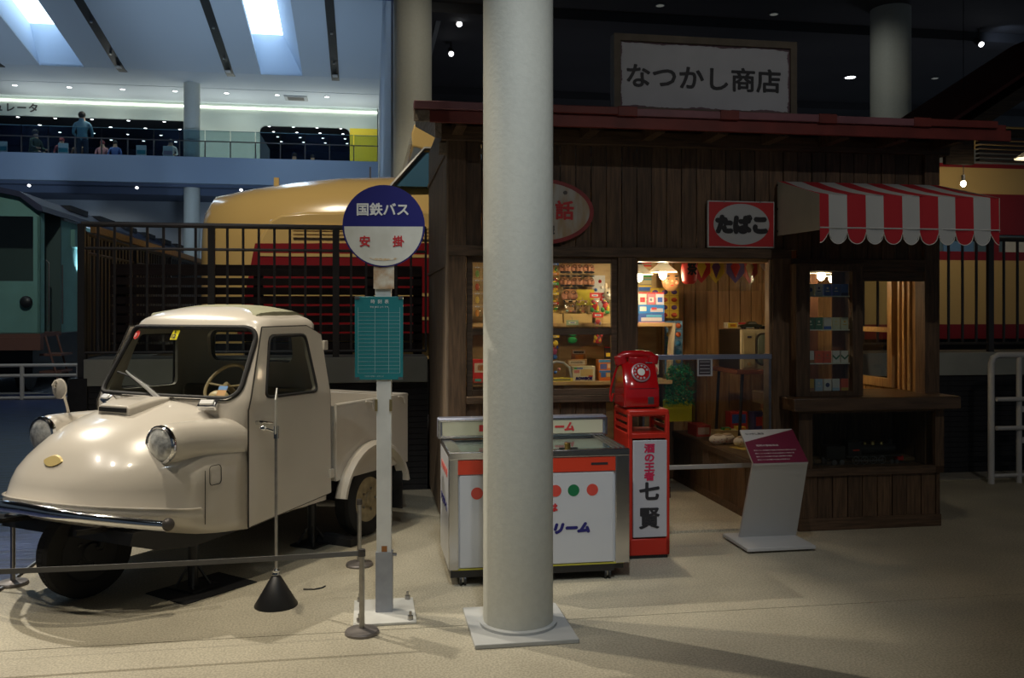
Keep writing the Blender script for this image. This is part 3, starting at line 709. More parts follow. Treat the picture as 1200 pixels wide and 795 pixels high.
# headlights
lensm = mat('lens glass', (.80, .82, .80), .16, .35, var=.45, scale=30, bump=.5, bscale=45, coat=1.)
for sd in (-1, 1):
    cy = sd*.468
    hl = MB().lathe([(.100, .125), (.106, .112), (.104, .098), (.096, .090), (.090, .092), (.089, .102)], (0, cy, .84), 'X', 32, cap=False).obj('headlight', chrome, tk)
    MB().lathe([(.091, .100), (.078, .088), (.055, .077), (.03, .071), (.006, .069)], (0, cy, .84), 'X', 32).obj('lens', lensm, hl)
# turn lamps on the cowl
for sd in (-1, 1):
    q = MB().box(-.012, .03, -.056, .056, -.027, .027).obj('turn_lamp', chrome, tk, bev=.008); q.location = (.50, sd*.41, 1.018); q.rotation_euler = (0, R(48), -sd*R(18))
    l_ = MB().box(-.022, -.008, -.042, .042, -.017, .017).obj('lens', mat('white lens', (.75, .75, .74), .2), q, bev=.004)
# front mirror on the far fender
t = MB().tube([(.30, .49, .91), (.28, .485, .98), (.24, .46, 1.05), (.17, .43, 1.10), (.14, .425, 1.125), (.15, .42, 1.145), (.18, .42, 1.13)], .008, 8).obj('fender_mirror', cream, tk)
MB().lathe([(.0, -.02), (.03, -.018), (.058, -.004), (.06, .004), (.055, .006)], (.175, .415, 1.10), 'X', 24).obj('mirror_head', cream, t)

# ---- cab shell
def cw(z):
    return .62 if z <= 1.02 else .62-.075*((z-1.02)/.46)
def xf(z): return .56 if z < 1.02 else .56+.235*((z-1.02)/.44)
def xr(z): return 1.375 if z < 1.0 else 1.375-.045*((z-1.0)/.48)
def cab_ring(z, ins=0., bow=.045, rf_=.11, rb=.09, dx=0., N=7):
    x0, x1, w_ = xf(z)+ins+dx*.55, xr(z)-ins-(dx*.6 if dx < .15 else .09+(dx-.15)*.25), cw(z)-ins-dx*.95
    pts = []
    for cx, cy, a0, r in ((x1-rb, w_-rb, 0, rb), (x0+rf_, w_-rf_, 90, rf_), (x0+rf_, -w_+rf_, 180, rf_), (x1-rb, -w_+rb, 270, rb)):
        for i in range(N+1):
            a = R(a0+90*i/N); pts.append([cx+r*math.cos(a), cy+r*math.sin(a)])
        if a0 == 90:
            for k in range(1, 8):
                pts.append([x0, (w_-rf_)*(1-2*k/8)])
        if a0 == 270:
            for k in range(1, 4): pts.append([x1, (-w_+rb)*(1-2*k/4)])
    out = []
    for x, y in pts:
        fr = max(0, 1-(x-x0)/.35)
        out.append((x-bow*fr*(1-min(1, (y/w_)**2)), y, z))
    return out
def cab_solid(ins, z0, top):
    rr = [cab_ring(z, ins) for z in (z0, .6, .9, 1.0, 1.05, 1.15, 1.25, 1.35, 1.43)]
    if top:
        for z, d in ((1.465, .006), (1.487, .02), (1.505, .045), (1.523, .085), (1.541, .14), (1.556, .20), (1.570, .27), (1.580, .35)): rr.append(cab_ring(min(z, 1.47), 0, dx=d, rf_=max(.05, .11-d*.2), rb=.06)); rr[-1] = [(x, y, z) for x, y, _ in rr[-1]]
    else:
        rr.append([(x, y, 1.47) for x, y, _ in cab_ring(1.45, ins+.01)])
    return rr
def tmp(mb, name):
    o = mb.obj(name, cream); return o
outer = MB().loft(cab_solid(0, .335, True)).obj('cab', [cream, beige], tk, ang=50)
inner = MB().loft(cab_solid(.028, .40, False)).obj('tmp_inner', beige)
inner.data.materials.clear(); inner.data.materials.append(cream); inner.data.materials.append(beige)
for p in inner.data.polygons: p.material_index = 1
inner.parent = tk
def wind_poly(k=0.):
    """rounded windshield outline in (y, z)"""
    c = [(-.565+k, 1.045+k), (.565-k, 1.045+k), (.515-k, 1.455-k), (-.515+k, 1.455-k)]
    out = []
    for i in range(4):
        p = Vector(c[i]); a = (Vector(c[i-1])-p).normalized(); d = (Vector(c[(i+1) % 4])-p).normalized(); r = .085
        for s_ in range(9):
            t_ = s_/8; q = (p+a*r)*(1-t_)**2 + p*2*t_*(1-t_) + (p+d*r)*t_**2; out.append((q.x, q.y))
    # refine bottom and top edges
    return out
def dense(poly, step=.04):
    out = []
    for i, p in enumerate(poly):
        q = poly[(i+1) % len(poly)]; d = math.dist(p, q); n = max(1, int(d/step))
        for k in range(n): out.append((p[0]+(q[0]-p[0])*k/n, p[1]+(q[1]-p[1])*k/n))
    return out
def wx(y, z):
    w_ = cw(z); x0 = xf(z); rf_ = .11; cy = w_-rf_
    dx = 0 if abs(y) < cy else rf_-math.sqrt(max(0, rf_*rf_-(abs(y)-cy)**2))
    return x0+dx-.045*(1-min(1, (y/w_)**2))
cut1 = MB().prism(dense(wind_poly()), .30, .98, 'yz').obj('tmp_c1', beige)
sidep = []
def side_poly(k=0.):
    c = [(.745+k, 1.045+k), (1.225-k, 1.045+k), (1.175-k, 1.40-k), (.845+k, 1.40-k)]
    out = []
    for i in range(4):
        p = Vector(c[i]); a = (Vector(c[i-1])-p).normalized(); d = (Vector(c[(i+1) % 4])-p).normalized(); r = .045
        for s_ in range(6):
            t_ = s_/5; q = (p+a*r)*(1-t_)**2 + p*2*t_*(1-t_) + (p+d*r)*t_**2; out.append((q.x, q.y))
    return out
cut2 = MB().prism(side_poly(), -.8, .8, 'xz').obj('tmp_c2', beige)
cut3 = MB().prism(rrect(.03, 1.315, .74, .21, .06), 1.25, 1.5, 'yz').obj('tmp_c3', beige)
for c in (inner, cut1, cut2, cut3):
    c.parent = tk
    md = outer.modifiers.new('b', 'BOOLEAN'); md.operation = 'DIFFERENCE'; md.object = c; md.solver = 'EXACT'
bpy.context.view_layer.update()
dg = bpy.context.evaluated_depsgraph_get()
m2 = bpy.data.meshes.new_from_object(outer.evaluated_get(dg)); outer.modifiers.clear(); outer.data = m2
m2.set_sharp_from_angle(angle=R(40))
for c in (inner, cut1, cut2, cut3): bpy.data.objects.remove(c)
# glass and gaskets
wp = dense(wind_poly(-.004), .05)
ws = MB(); cx_ = 1.25
n_ = len(wp); rg = []
for s_ in (1, .75, .5, .25, .02):
    rg.append([(wx(y*s_, cx_+(z-cx_)*s_)+.010, y*s_, cx_+(z-cx_)*s_) for y, z in wp])
wsh = ws.loft(rg, cap=False).obj('windshield', tint_m, tk)
MB().tube([(wx(y, z)-.002, y, z) for y, z in dense(wind_poly(.002), .05)], .015, 8, closed=True).obj('gasket', rubber, wsh)
MB().tube([(wx(y, z)-.014, y, z) for y, z in dense(wind_poly(.0), .05)], .004, 6, closed=True).obj('trim', chrome, wsh)
MB().tube([(1.365, y, z) for y, z in rrect(.03, 1.315, .74, .21, .06)], .014, 6, closed=True).obj('rear_window_gasket', rubber, tk)
MB().prism(rrect(.03, 1.315, .73, .20, .06), 1.35, 1.354, 'yz').obj('rear_window', pane_m, tk)
# stickers on the windshield
yst = mat('yellow sticker', (.80, .72, .02), .5)
def on_glass(nm, m_, y, z, w_, h, o=.004, rnd=False):
    pts = rrect(y, z, w_, h, min(w_, h)*.49 if rnd else .003)
    r0 = [(wx(p, q)+.010-o, p, q) for p, q in pts]
    ctr = (wx(y, z)+.010-o, y, z)
    return MB().add([ctr]+r0, [(0, 1+i, 1+(i+1) % len(r0)) for i in range(len(r0))]).obj(nm, m_, wsh)
on_glass('sticker', yst, .085, 1.405, .058, .062); 
s12 = text('12', .034, ink, wsh, (wx(.085, 1.397)-.001, .085, 1.397), sx=1, bold=.0022, rot=(R(90), 0, R(-90)), ext=.0005); s12.rotation_euler = (R(90-27), 0, R(-90))
sr = text('8', .012, ink, wsh, (wx(.085, 1.425)-.001, .085, 1.425), sx=2, bold=.001, ext=.0005); sr.rotation_euler = (R(63), 0, R(-90))
on_glass('sticker', mat('red sticker', (.65, .05, .04), .5), .445, 1.40, .055, .055, rnd=True); 
s3 = text('3', .03, white, wsh, (wx(.445, 1.40)-.002, .445, 1.40), bold=.001, ext=.0005); s3.rotation_euler = (R(63), 0, R(-90))
on_glass('sticker', mat('blue sticker', (.15, .30, .55), .5), -.44, 1.105, .06, .022); on_glass('sticker', mat('orange sticker', (.6, .35, .15), .5), -.44, 1.078, .06, .03)
# wiper
wpr = MB().tube([(wx(.0, 1.03)-.025, -.03, 1.032), (wx(.1, 1.10)-.034, .10, 1.09), (wx(.3, 1.16)-.026, .30, 1.158), (wx(.37, 1.18)-.020, .36, 1.18)], [.016, .011, .007, .005], 6).obj('wiper', mat('wiper silver', (.55, .55, .54), .3, .5), tk)
MB().tube([(wx(.18, 1.10)-.012, .17, 1.10), (wx(.3, 1.14)-.014, .30, 1.148), (wx(.45, 1.17)-.010, .45, 1.172)], .006, 5).obj('blade', rubber, wpr)
MB().cyl((wx(0, 1.02)+.03, .02, 1.02), (wx(0, 1.02)-.035, .02, 1.040), .017, n=10).obj('wiper_hub', steel, wpr)
# roof canvas
rr = []
for x, zz, w_ in ((.865, 1.574, .44), (.89, 1.585, .455), (1.0, 1.594, .46), (1.2, 1.594, .455), (1.31, 1.57, .44)):
    top = [(x+.09*(1-(k/5)**2)*(1 if x < .9 else 0), w_*k/5, zz-.046*(k/5)**2) for k in range(-5, 6)]
    rr.append(top+[(x, w_+.006, zz-.080), (x, -w_-.006, zz-.080)])
MB().loft(rr).obj('roof_cover', khaki, tk)

# ---- doors
def door(sd):
    outc = [(.600, .312), (.60, .98), (.79, 1.455), (1.20, 1.458), (1.335, 1.40), (1.352, 1.0), (1.36, .375)]
    # resample the outer loop to match the window loop by angle about the centre
    inn = side_poly(-.012); N = 64
    ctr = Vector((.985, 1.20))
    def hit(poly, a):
        d = Vector((math.cos(a), math.sin(a))); best = None
        for i in range(len(poly)):
            p = Vector(poly[i])-ctr; q = Vector(poly[(i+1) % len(poly)])-ctr; e = q-p
            den = d.x*e.y-d.y*e.x
            if abs(den) < 1e-9: continue
            t = (p.x*e.y-p.y*e.x)/den; s_ = (p.x*d.y-p.y*d.x)/den
            if t > 0 and -1e-6 <= s_ <= 1+1e-6 and (best is None or t > best): best = t
        return ctr+d*best
    angs = sorted([math.atan2(p[1]-ctr.y, p[0]-ctr.x) for p in outc]+[2*math.pi*i/N-math.pi for i in range(N)])
    O = [hit(outc, a) for a in angs]; I_ = [hit(inn, a) for a in angs]
    M = 8; rings = []
    def pt(p, off): return (p.x, sd*(cw(p.y)+off), p.y)
    for k in range(M+1):
        t = k/M; rings.append([pt(O[i].lerp(I_[i], t), .007 if k else .006) for i in range(len(O))])
    back = [[pt(q, -.02) for q in I_]]; front = [[pt(q, -.004) for q in O]]
    d = MB().loft(front+rings+back, cap=False).obj('door', cream, tk, ang=45)
    MB().tube([(p.x, sd*(cw(p.y)+.002), p.y) for p in O], .005, 5, closed=True).obj('door_gap', seam_m, d)
    gp = side_poly(0)
    MB().tube([(x, sd*(cw(z)+.006), z) for x, z in gp], .009, 6, closed=True).obj('window_gasket', rubber, d)
    MB().add([(x, sd*(cw(z)-.006), z) for x, z in gp], [tuple(range(len(gp)))]).obj('window', tint_m, d)
    MB().tube([(.66, sd*.63, .905), (.66, sd*.655, .91), (.675, sd*.66, .91), (.76, sd*.657, .895)], [.014, .012, .010, .007], 8).obj('door_handle', chrome, d)
    for z in (.50, 1.33): box('hinge', cream, d, 1.335, 1.375, sd*(cw(z))-.02, sd*(cw(z))+.016, z-.03, z+.03, .004)
door(-1); door(1)
# raised beading on the sill and shut line
# ---- interior
seat = mat('seat vinyl', (.16, .14, .10), .6)
MB().box(.95, 1.28, -.55, .55, .50, .66).obj('seat_cushion', seat, tk, bev=.03)
MB().box(1.22, 1.32, -.55, .55, .66, 1.05).obj('seat_backrest', seat, tk, bev=.03)
MB().box(.56, .70, -.56, .56, .9, 1.02).obj('dashboard', beige, tk, bev=.02)
sw = MB(); cs = Vector((.85, -.21, 1.10)); rot = Matrix.Rotation(R(-52), 3, 'Y')
ivory = mat('ivory plastic', (.60, .46, .25), .4)
ringp = [cs+rot @ Vector((.145*math.cos(a), .145*math.sin(a), 0)) for a in [2*math.pi*i/32 for i in range(32)]]
sw.tube(ringp, .011, 8, closed=True)
for a in (90, -90, 180): sw.tube([cs-rot @ Vector((0, 0, .03)), cs+rot @ Vector((.145*math.cos(R(a)), .145*math.sin(R(a)), 0))], .008, 6)
sw.cyl(cs, cs-rot @ Vector((0, 0, .35)), .018, n=10)
sw.obj('steering_wheel', ivory, tk)
MB().sphere((.68, -.32, 1.04), (.05, .07, .04)).obj('gauge_pod', ivory, tk)
# ---- bed
gm = mat('bed paint', (.50, .45, .36), .45, var=.15, scale=4)
def bed_wall(nm, x0, x1, y0, y1): return box(nm, cream, tk, x0, x1, y0, y1, .44, .93, .004)
bed_wall('bed_side', 1.40, 2.26, -.635, -.612); bed_wall('bed_side', 1.40, 2.26, .612, .635)
bed_wall('bed_front', 1.40, 1.42, -.61, .61); bed_wall('tailgate', 2.245, 2.265, -.63, .63)
box('bed_floor', gm, tk, 1.42, 2.245, -.61, .61, .52, .54)
MB().tube([(1.40, -.625, .935), (2.26, -.625, .935), (2.26, .625, .935), (1.40, .625, .935)], .012, 8).obj('bed_rim', cream, tk)
for sd in (-1, 1):
    for x in (1.72, 2.12): MB().tube([(x, sd*.645, .935), (x+.045, sd*.66, .925), (x+.06, sd*.66, .88)], .006, 6).obj('rope_hook', cream, tk)
    # arched fender
    rr = []
    for i in range(17):
        a = R(168-156*i/16); cx, cz = 1.80, .245
        rr.append([(cx+r*math.cos(a), sd*y, cz+r*1.0*math.sin(a)) for r, y in ((.39, .61), (.415, .64), (.415, .675), (.395, .70), (.375, .70), (.37, .61))])
    MB().loft(rr).obj('fender', cream, tk)
# underbody, chassis
MB().prism([(-.12, .36), (.05, .30), (.30, .26), (.60, .27), (1.38, .33), (2.2, .40), (2.2, .46), (1.38, .42), (-.1, .42)], -.50, .50).obj('chassis', black, tk)
MB().cyl((1.79, -.5, .25), (1.79, .5, .25), .035, n=10).obj('rear_axle', black, tk)
box('mud_flap', rubber, tk, 2.14, 2.15, -.66, -.5, .12, .42)
tyre = mat('tyre', (.013, .0125, .012), .85, bump=.15, bscale=80)
hubm = mat('hub paint', (.42, .34, .20), .5, var=.4, scale=18)
def wheel(x, y, r, rz=0., side=-1):
    w_ = MB(); hw = .062; n = 48
    w_.lathe([(r*.60, -hw*.75), (r*.66, -hw), (r*.86, -hw*1.08), (r*.96, -hw*.9), (r, -hw*.55), (r, hw*.55), (r*.96, hw*.9), (r*.86, hw*1.08), (r*.66, hw), (r*.60, hw*.75)], (0, 0, 0), 'Y', n, cap=False)
    for g_ in (-.45, -.15, .15, .45): pass
    o = w_.obj('wheel', tyre, tk); o.location = (x, y, r); o.rotation_euler = (0, 0, rz)
    MB().lathe([(r*.62, -hw*.8), (r*.6, -hw*.55), (r*.42, -hw*.5), (r*.34, -hw*.75), (r*.2, -hw*.8), (r*.18, -hw*1.1), (r*.02, -hw*1.15)] if side < 0 else [(r*.02, hw*1.15), (r*.18, hw*1.1), (r*.2, hw*.8), (r*.34, hw*.75), (r*.42, hw*.5), (r*.6, hw*.55), (r*.62, hw*.8)], (0, 0, 0), 'Y', 32).obj('hub', hubm if rz == 0 else mblack, o)
    for q in range(5):
        a = 2*math.pi*q/5; MB().cyl((r*.3*math.cos(a), side*hw*.7, r*.3*math.sin(a)), (r*.3*math.cos(a), side*hw*.95, r*.3*math.sin(a)), .009, n=6).obj('wheel_nut', steel if rz == 0 else black, o)
    # tread blocks
    tb = MB()
    for k in range(60):
        a = 2*math.pi*k/60
        for sx in (0,):
            c_, s_ = math.cos(a+sx*.03), math.sin(a+sx*.03); q = Matrix(((c_, 0, -s_), (0, 1, 0), (s_, 0, c_)))
            tb.hexa([q @ Vector(p) for p in [(r-.002, sx*hw-.030, -.009), (r+.0015, sx*hw-.030, -.009), (r+.0015, sx*hw+.030, -.009), (r-.002, sx*hw+.030, -.009), (r-.002, sx*hw-.030, .009), (r+.0015, sx*hw-.030, .009), (r+.0015, sx*hw+.030, .009), (r-.002, sx*hw+.030, .009)]])
    tb.obj('tread', tyre, o)
    return o
wheel(0.02, 0, .25, R(-10)); wheel(1.79, -.565, .25); wheel(1.79, .565, .25, 0, 1)
MB().tube([(.02, 0, .25), (.05, -.085, .27), (.10, -.09, .40), (.14, 0, .5)], .022, 8).obj('front_fork', black, tk)
# jack stands and mats under it
def carloc(x, y): c, s = math.cos(TA), math.sin(TA); return (TR[0]+x*c-y*s, TR[1]+x*s+y*c, 0)
for i, (x, y, h) in enumerate(((.38, -.42, .26), (1.42, -.42, .33))):
    t = thing('jack_stand', ['black support stand under the truck just behind its front wheel', 'black support stand under the truck bed by the rear wheel'][i], 'stand', carloc(x, y), TA)
    MB().cyl((0, 0, .01), (0, 0, h), .028, n=12).obj('tube', black, t); box('foot_plate', black, t, -.10, .10, -.10, .10, 0, .012)
    box('saddle', black, t, -.05, .05, -.03, .03, h-.01, h+.005)
    for a in range(4): MB().tube([(0, 0, .16), (.09*math.cos(a*1.57+.78), .09*math.sin(a*1.57+.78), .01)], .008, 5).obj('brace', black, t)
for i, (x, y, lx, ly) in enumerate(((.38, -.42, .48, .34),)):
    o = MB().box(-lx/2, lx/2, -ly/2, ly/2, 0, .006).obj('floor_mat', mblack); o.location = carloc(x+.02, y-.05); o.rotation_euler = (0, 0, TA+R(-8)); tag(o, 'thin black mat lying under the truck support stand', 'mat')
    bpy.data.objects['jack_stand'].location.z = .006
o = MB().box(-.14, .14, -.05, .05, 0, .05).obj('wheel_chock', mblack); o.location = carloc(1.52, -.56); o.rotation_euler = (0, 0, TA+1.57); tag(o, 'small black chock against the truck rear wheel', 'chock')

# ================================================================== BUS STOP
bs = thing('bus_stop_sign', 'bus stop sign with round blue and white disc on a square white post', 'sign', (-.655, 4.60, 0), R(2))
bplate = box('base_plate', whitep, bs, -.155, .155, -.19, .19, 0, .014, .003); bplate.rotation_euler = (0, 0, GA-R(2))
for x in (-.125, .125):
    for y in (-.16, .16):
        b_ = MB().cyl((x, y, .0), (x, y, .035), .014, n=6).cyl((x, y, .035), (x, y, .055), .007, n=8).obj('bolt', steel, bplate)
box('socket', mat('galvanised', (.34, .36, .40), .5, .3, var=.15, scale=15), bs, -.042, .042, -.03, .03, .014, .32)
MB().cyl((.042, 0, .30), (.062, 0, .30), .009, n=8).obj('bolt', steel, bs)
box('post', whitep, bs, -.038, .036, -.022, .022, .05, 1.25, .002)
box('upper_post', whitep, bs, -.045, .005, -.018, .018, 1.2, 1.80, .002); box('upper_post', whitep, bs, -.003, .036, -.018, .018, 1.2, 1.80, .002)
for x in (-.04, .034): box('latch', mat('brass', (.40, .32, .16), .4, .8), bs, x-.006, x+.008, -.03, -.022, 1.04, 1.10)
box('bolt_plate', mat('rusty white', (.62, .58, .48), .6, col2=(.35, .17, .05), scale=14), bs, -.052, .052, -.03, -.02, 1.665, 1.80)
box('rust_patch', mat('rust', (.30, .12, .03), .8), bs, -.012, .016, -.0235, -.0225, .32, .35)
dp = MB()
ds = .209; zc_ = 1.985
disc = MB().cyl((0, -.035, zc_), (0, -.028, zc_), ds, n=96).obj('disc', navy, bs)
poly = [(ds*.955*math.cos(R(a)), zc_+ds*.955*math.sin(R(a))) for a in range(180, 361, 3)]
MB().prism([(x, z-.003) for x, z in poly], -.037, -.035).obj('white_half', mat('old enamel white', (.68, .68, .62), .4, col2=(.58, .57, .50), scale=9), disc)
text('国鉄バス', .060, white, disc, (-.005, -.036, zc_+.085), bold=.0018, spacing=.98, sx=1.02)
text('安', .052, redsign, disc, (-.095, -.038, zc_-.078), bold=.0015); text('掛', .052, redsign, disc, (.075, -.038, zc_-.078), bold=.0015)
MB().prism([(-.075, zc_-.163), (.03, zc_-.166), (.075, zc_-.160), (.06, zc_-.172), (0, zc_-.178), (-.05, zc_-.175)], -.0382, -.0372).obj('rust_streak', mat('rust streak', (.55, .38, .20), .8, col2=(.66, .64, .56), scale=60), disc)
teal = mat('timetable green', (.018, .19, .21), .4, var=.15, scale=4)
tt = box('timetable', teal, bs, -.147, .098, -.030, -.022, 1.20, 1.625, .002)
ln = mat('pale line', (.35, .50, .50), .6)
for k in range(17): MB().box(-.130, .082, -.0312, -.030, 1.235+k*.0192, 1.2362+k*.0192).obj('grid_line', ln, tt)
for x in (-.130, -.045, .025, .082): box('grid_line', ln, tt, x-.0007, x+.0007, -.0312, -.030, 1.235, 1.57)
text('時 刻 表', .020, white, tt, (-.02, -.0305, 1.600), spacing=1.3, ext=.0004)
text('平日 休日 上り 下り', .009, white, tt, (-.024, -.0305, 1.572), spacing=1.1, ext=.0003)
text('ご利用の皆様へ お知らせ', .008, ln, tt, (-.05, -.0305, 1.218), ext=.0003)
for x in (-.135, .086):
    for z in (1.208, 1.618): box('corner_clip', steel, tt, x-.012, x+.012, -.034, -.021, z-.006, z+.006)

# ================================================================== CONE STAND WITH SMALL PLATE
cs_ = thing('sign_stand', 'thin rod stand with black cone foot and small upright plate', 'stand', (-1.243, 4.72, 0), 0)
MB().lathe([(.112, 0), (.112, .006), (.024, .155), (.018, .158)], n=48).obj('cone_foot', black, cs_)
MB().lathe([(.016, .155), (.020, .165), (.016, .175), (.020, .185), (.012, .195)], n=20).obj('collar', chrome, cs_)
MB().cyl((0, 0, .17), (0, 0, .93), .0085, n=12).obj('rod', steel, cs_)
pl = MB().hexa([(-.065,-.003,-.02),(.065,-.003,-.02),(.065,.003,-.02),(-.065,.003,-.02),(-.065,-.003,.16),(.065,-.003,.21),(.065,.003,.21),(-.065,.003,.16)]).obj('plate', whitep, cs_); pl.location = (0, 0, .93); pl.rotation_euler = (0, 0, R(101))
MB().cyl((0, 0, .88), (0, 0, .945), .015, n=12).obj('clamp', chrome, cs_)
MB().tube([(0, 0, .915), (-.05, 0, .93)], .006, 6).sphere((-.068, 0, .933), (.018, .012, .014)).obj('clamp_screw', chrome, cs_)

# ================================================================== BELT STANCHIONS
def stanchion(X, Y, label, r=.082, nm='stanchion'):
    t = thing(nm, label, 'stanchion', (X, Y, 0))
    MB().lathe([(r, 0), (r, .010), (r*.93, .018), (r*.3, .024), (.02, .026)], n=40).obj('base', mat('stanchion base', (.22, .20, .19), .45, .6), t)
    MB().cyl((0, 0, .02), (0, 0, .40), .0135, n=16).obj('post', steel, t)
    MB().cyl((0, 0, .40), (0, 0, .405), .016, n=16).obj('cap', dsteel, t)
    MB().cyl((0, 0, .372), (0, 0, .398), .0175, n=16).obj('belt_clip', dsteel, t)
    return t
stanchion(-.722, 4.31, 'low metal stanchion in front of the bus stop base')
stanchion(-.93, 5.46, 'low metal stanchion behind the bus stop, its base half hidden')
stanchion(-2.83, 5.08, 'low metal stanchion on the blue floor edge ahead of the truck nose')
beltm = mat('belt grey', (.15, .15, .15), .7)
def belt(p, q, label, sag=.01):
    b = MB(); n = 10; rr = []
    for i in range(n+1):
        t = i/n; x = p[0]+(q[0]-p[0])*t; y = p[1]+(q[1]-p[1])*t; z = p[2]+(q[2]-p[2])*t-sag*4*t*(1-t)
        rr.append([(x, y-.002, z-.012), (x, y+.002, z-.012), (x, y+.002, z+.012), (x, y-.002, z+.012)])
    o = b.loft(rr).obj('barrier_belt', beltm); tag(o, label, 'belt')
belt((-.737, 4.31, .385), (-2.9, 3.93, .385), 'long grey barrier belt running in front of the truck')
belt((-2.84, 5.08, .385), (-4.4, 5.5, .385), 'grey barrier belt leaving the stanchion by the truck nose')
o = MB().tube([(-1.16, 4.98, .004), (-1.10, 4.98, .004), (-1.06, 5.01, .004), (-1.05, 5.04, .004)], .004, 6).obj('cable_end', mblack); tag(o, 'short black cable end lying on the floor behind the cone stand', 'cable')

# ================================================================== WHITE GUARD RAIL AT THE FAR SIDE
t = thing('guard_rail', 'white tubular guard rail by the dark platform wall', 'railing', (4.31, 8.06, 0), GA)
gw = mat('guard white', (.62, .61, .60), .4)
MB().tube([(0, 0, 0), (0, 0, 1.08), (.02, 0, 1.13), (.07, 0, 1.155), (1.6, 0, 1.155)], .028, 12).obj('frame', gw, t)
for z in (.76, .50): MB().tube([(.03, -.03, z), (1.6, -.03, z)], .02, 10).obj('rail', gw, t)
MB().tube([(.28, 0, 0), (.28, 0, 1.14)], .024, 10).obj('post', gw, t); MB().tube([(.42, 0, 0), (.42, 0, 1.14)], .010, 8).obj('post', gw, t)
for z in (.66, .38): box('bracket', gw, t, .30, .38, -.02, .02, z-.02, z+.03)
MB().tube([(.0, 0, .07), (1.6, 0, .07)], .016, 8).obj('rail', gw, t)
# drain grating near the platform wall
t = gthing('drain_grating', 'slotted floor grating along the dark platform wall', 'grating', 3.75, 1.45)
bar = None
for k in range(7):
    if bar is None: bar = box('slat', mat('grate', (.28, .26, .22), .6), t, 0, 3.2, -.012, .012, 0, .012)
    else: bar = bar.copy(); C.objects.link(bar)
    bar.location = (0, k*.045, 0)
# ================================================================== OLD SHOP
sh = gthing('shop', 'old dark timber candy shop with red roof edge, open doorway and ticket window', 'shop', 0, 0)
def boards(m, axis, a0, a1, w_, other0, other1, z0, z1, name='plank', par=None, holes=(), jig=.004):
    """individual vertical boards between a0 and a1; holes are (a0,a1,z0,z1) openings"""
    n = max(1, round((a1-a0)/w_)); st = (a1-a0)/n
    for k in range(n):
        p, q = a0+k*st+.0035, a0+(k+1)*st-.0035
        spans = [(z0, z1)]
        for h in holes:
            if p < h[1]-.01 and q > h[0]+.01:
                ns = []
                for s0, s1 in spans:
                    if h[2] > s0: ns.append((s0, min(s1, h[2])))
                    if h[3] < s1: ns.append((max(s0, h[3]), s1))
                spans = ns
        d = random.uniform(-jig, jig)
        for s0, s1 in spans:
            if s1-s0 < .02: continue
            if axis == 'u': box(name, m, par or sh, p, q, other0+d, other1+d, s0, s1)
            else: box(name, m, par or sh, other0+d, other1+d, p, q, s0, s1)
WIN = (.16, 1.138, .975, 1.888); DOOR = (1.31, 2.32, 0, 1.92); TICK = (2.97, 3.51, .92, 1.77)
boards(dwood, 'u', .12, 3.51, .108, .02, .045, .04, 2.72, holes=[(.12, 1.2, .93, 1.95), (1.2, 2.48, -.1, 1.99), (2.44, 3.6, -.1, 1.9)])
# posts and beams
for nm, x0, x1, z0, z1 in (('corner_post', 0, .12, 0, 2.75), ('post', 1.18, 1.31, 0, 1.99), ('post', 2.32, 2.46, 0, 1.99), ('corner_post', 3.51, 3.63, 0, 2.75)):
    box(nm, dwood, sh, x0, x1, -.012, .11, z0, z1, .004)
box('header_beam', dwoodh, sh, .0, 2.46, -.02, .10, 1.925, 1.995, .004)
box('header_beam', dwoodh, sh, 2.46, 3.63, -.01, .10, 1.84, 1.93, .004)
box('lintel_board', dwoodh, sh, 2.96, 3.52, .0, .03, 1.77, 1.84, .003)
box('top_beam', dwoodh, sh, -.05, 3.7, -.03, .10, 2.70, 2.80, .004)
box('eave_light_stop', dwoodh, sh, .0, 3.63, .0, .03, 2.78, 2.9)  # board added to stop light leaking between top beam and soffit
for k in range(9): box('rafter_end', dwood, sh, .02+k*.44, .09+k*.44, -.33, .1, 2.735, 2.80)
box('sill_beam', dwoodh, sh, .12, 1.18, -.04, .12, .925, .972, .004)
box('base_beam', dwoodh, sh, .12, 1.31, -.01, .10, 0, .07)
# window frame with its rails and panes
def pane_frame(par, x0, x1, z0, z1, v, w_=.045, rails=(), m=dwoodh, d=.03, gl=True):
    fr = MB().box(x0, x0+w_, v, v+d, z0, z1).box(x1-w_, x1, v, v+d, z0, z1).box(x0+w_, x1-w_, v, v+d, z1-w_, z1).box(x0+w_, x1-w_, v, v+d, z0, z0+w_).obj('window_frame', m, par, bev=.003)
    for r in rails: box('glazing_bar', m, fr, x0+w_, x1-w_, v+.002, v+d-.002, r-.022, r+.022)
    zs = [z0+w_]+list(rails)+[z1-w_]
    if gl:
        for a, b in zip(zs, zs[1:]): box('pane', pane_m, fr, x0+w_, x1-w_, v+.012, v+.015, a, b)
    return fr
pane_frame(sh, .13, .66, .972, 1.925, .04, .04, (1.41,))
pane_frame(sh, .62, 1.18, .972, 1.925, .01, .042, (1.41,))
# door jambs lined in light wood
box('door_jamb', mat('jamb wood', (.24, .16, .09), .55, var=.3, scale=7, stretch=(5, 5, .6)), sh, 2.298, 2.32, .0, .07, .02, 1.92, .003); box('door_jamb', dwood, sh, 1.31, 1.325, .0, .14, .02, 1.92)
box('door_head', lwoodh, sh, 1.31, 2.32, .02, .16, 1.90, 1.925)
box('threshold', concrete, sh, 1.31, 2.24, -.05, .2, 0, .018)
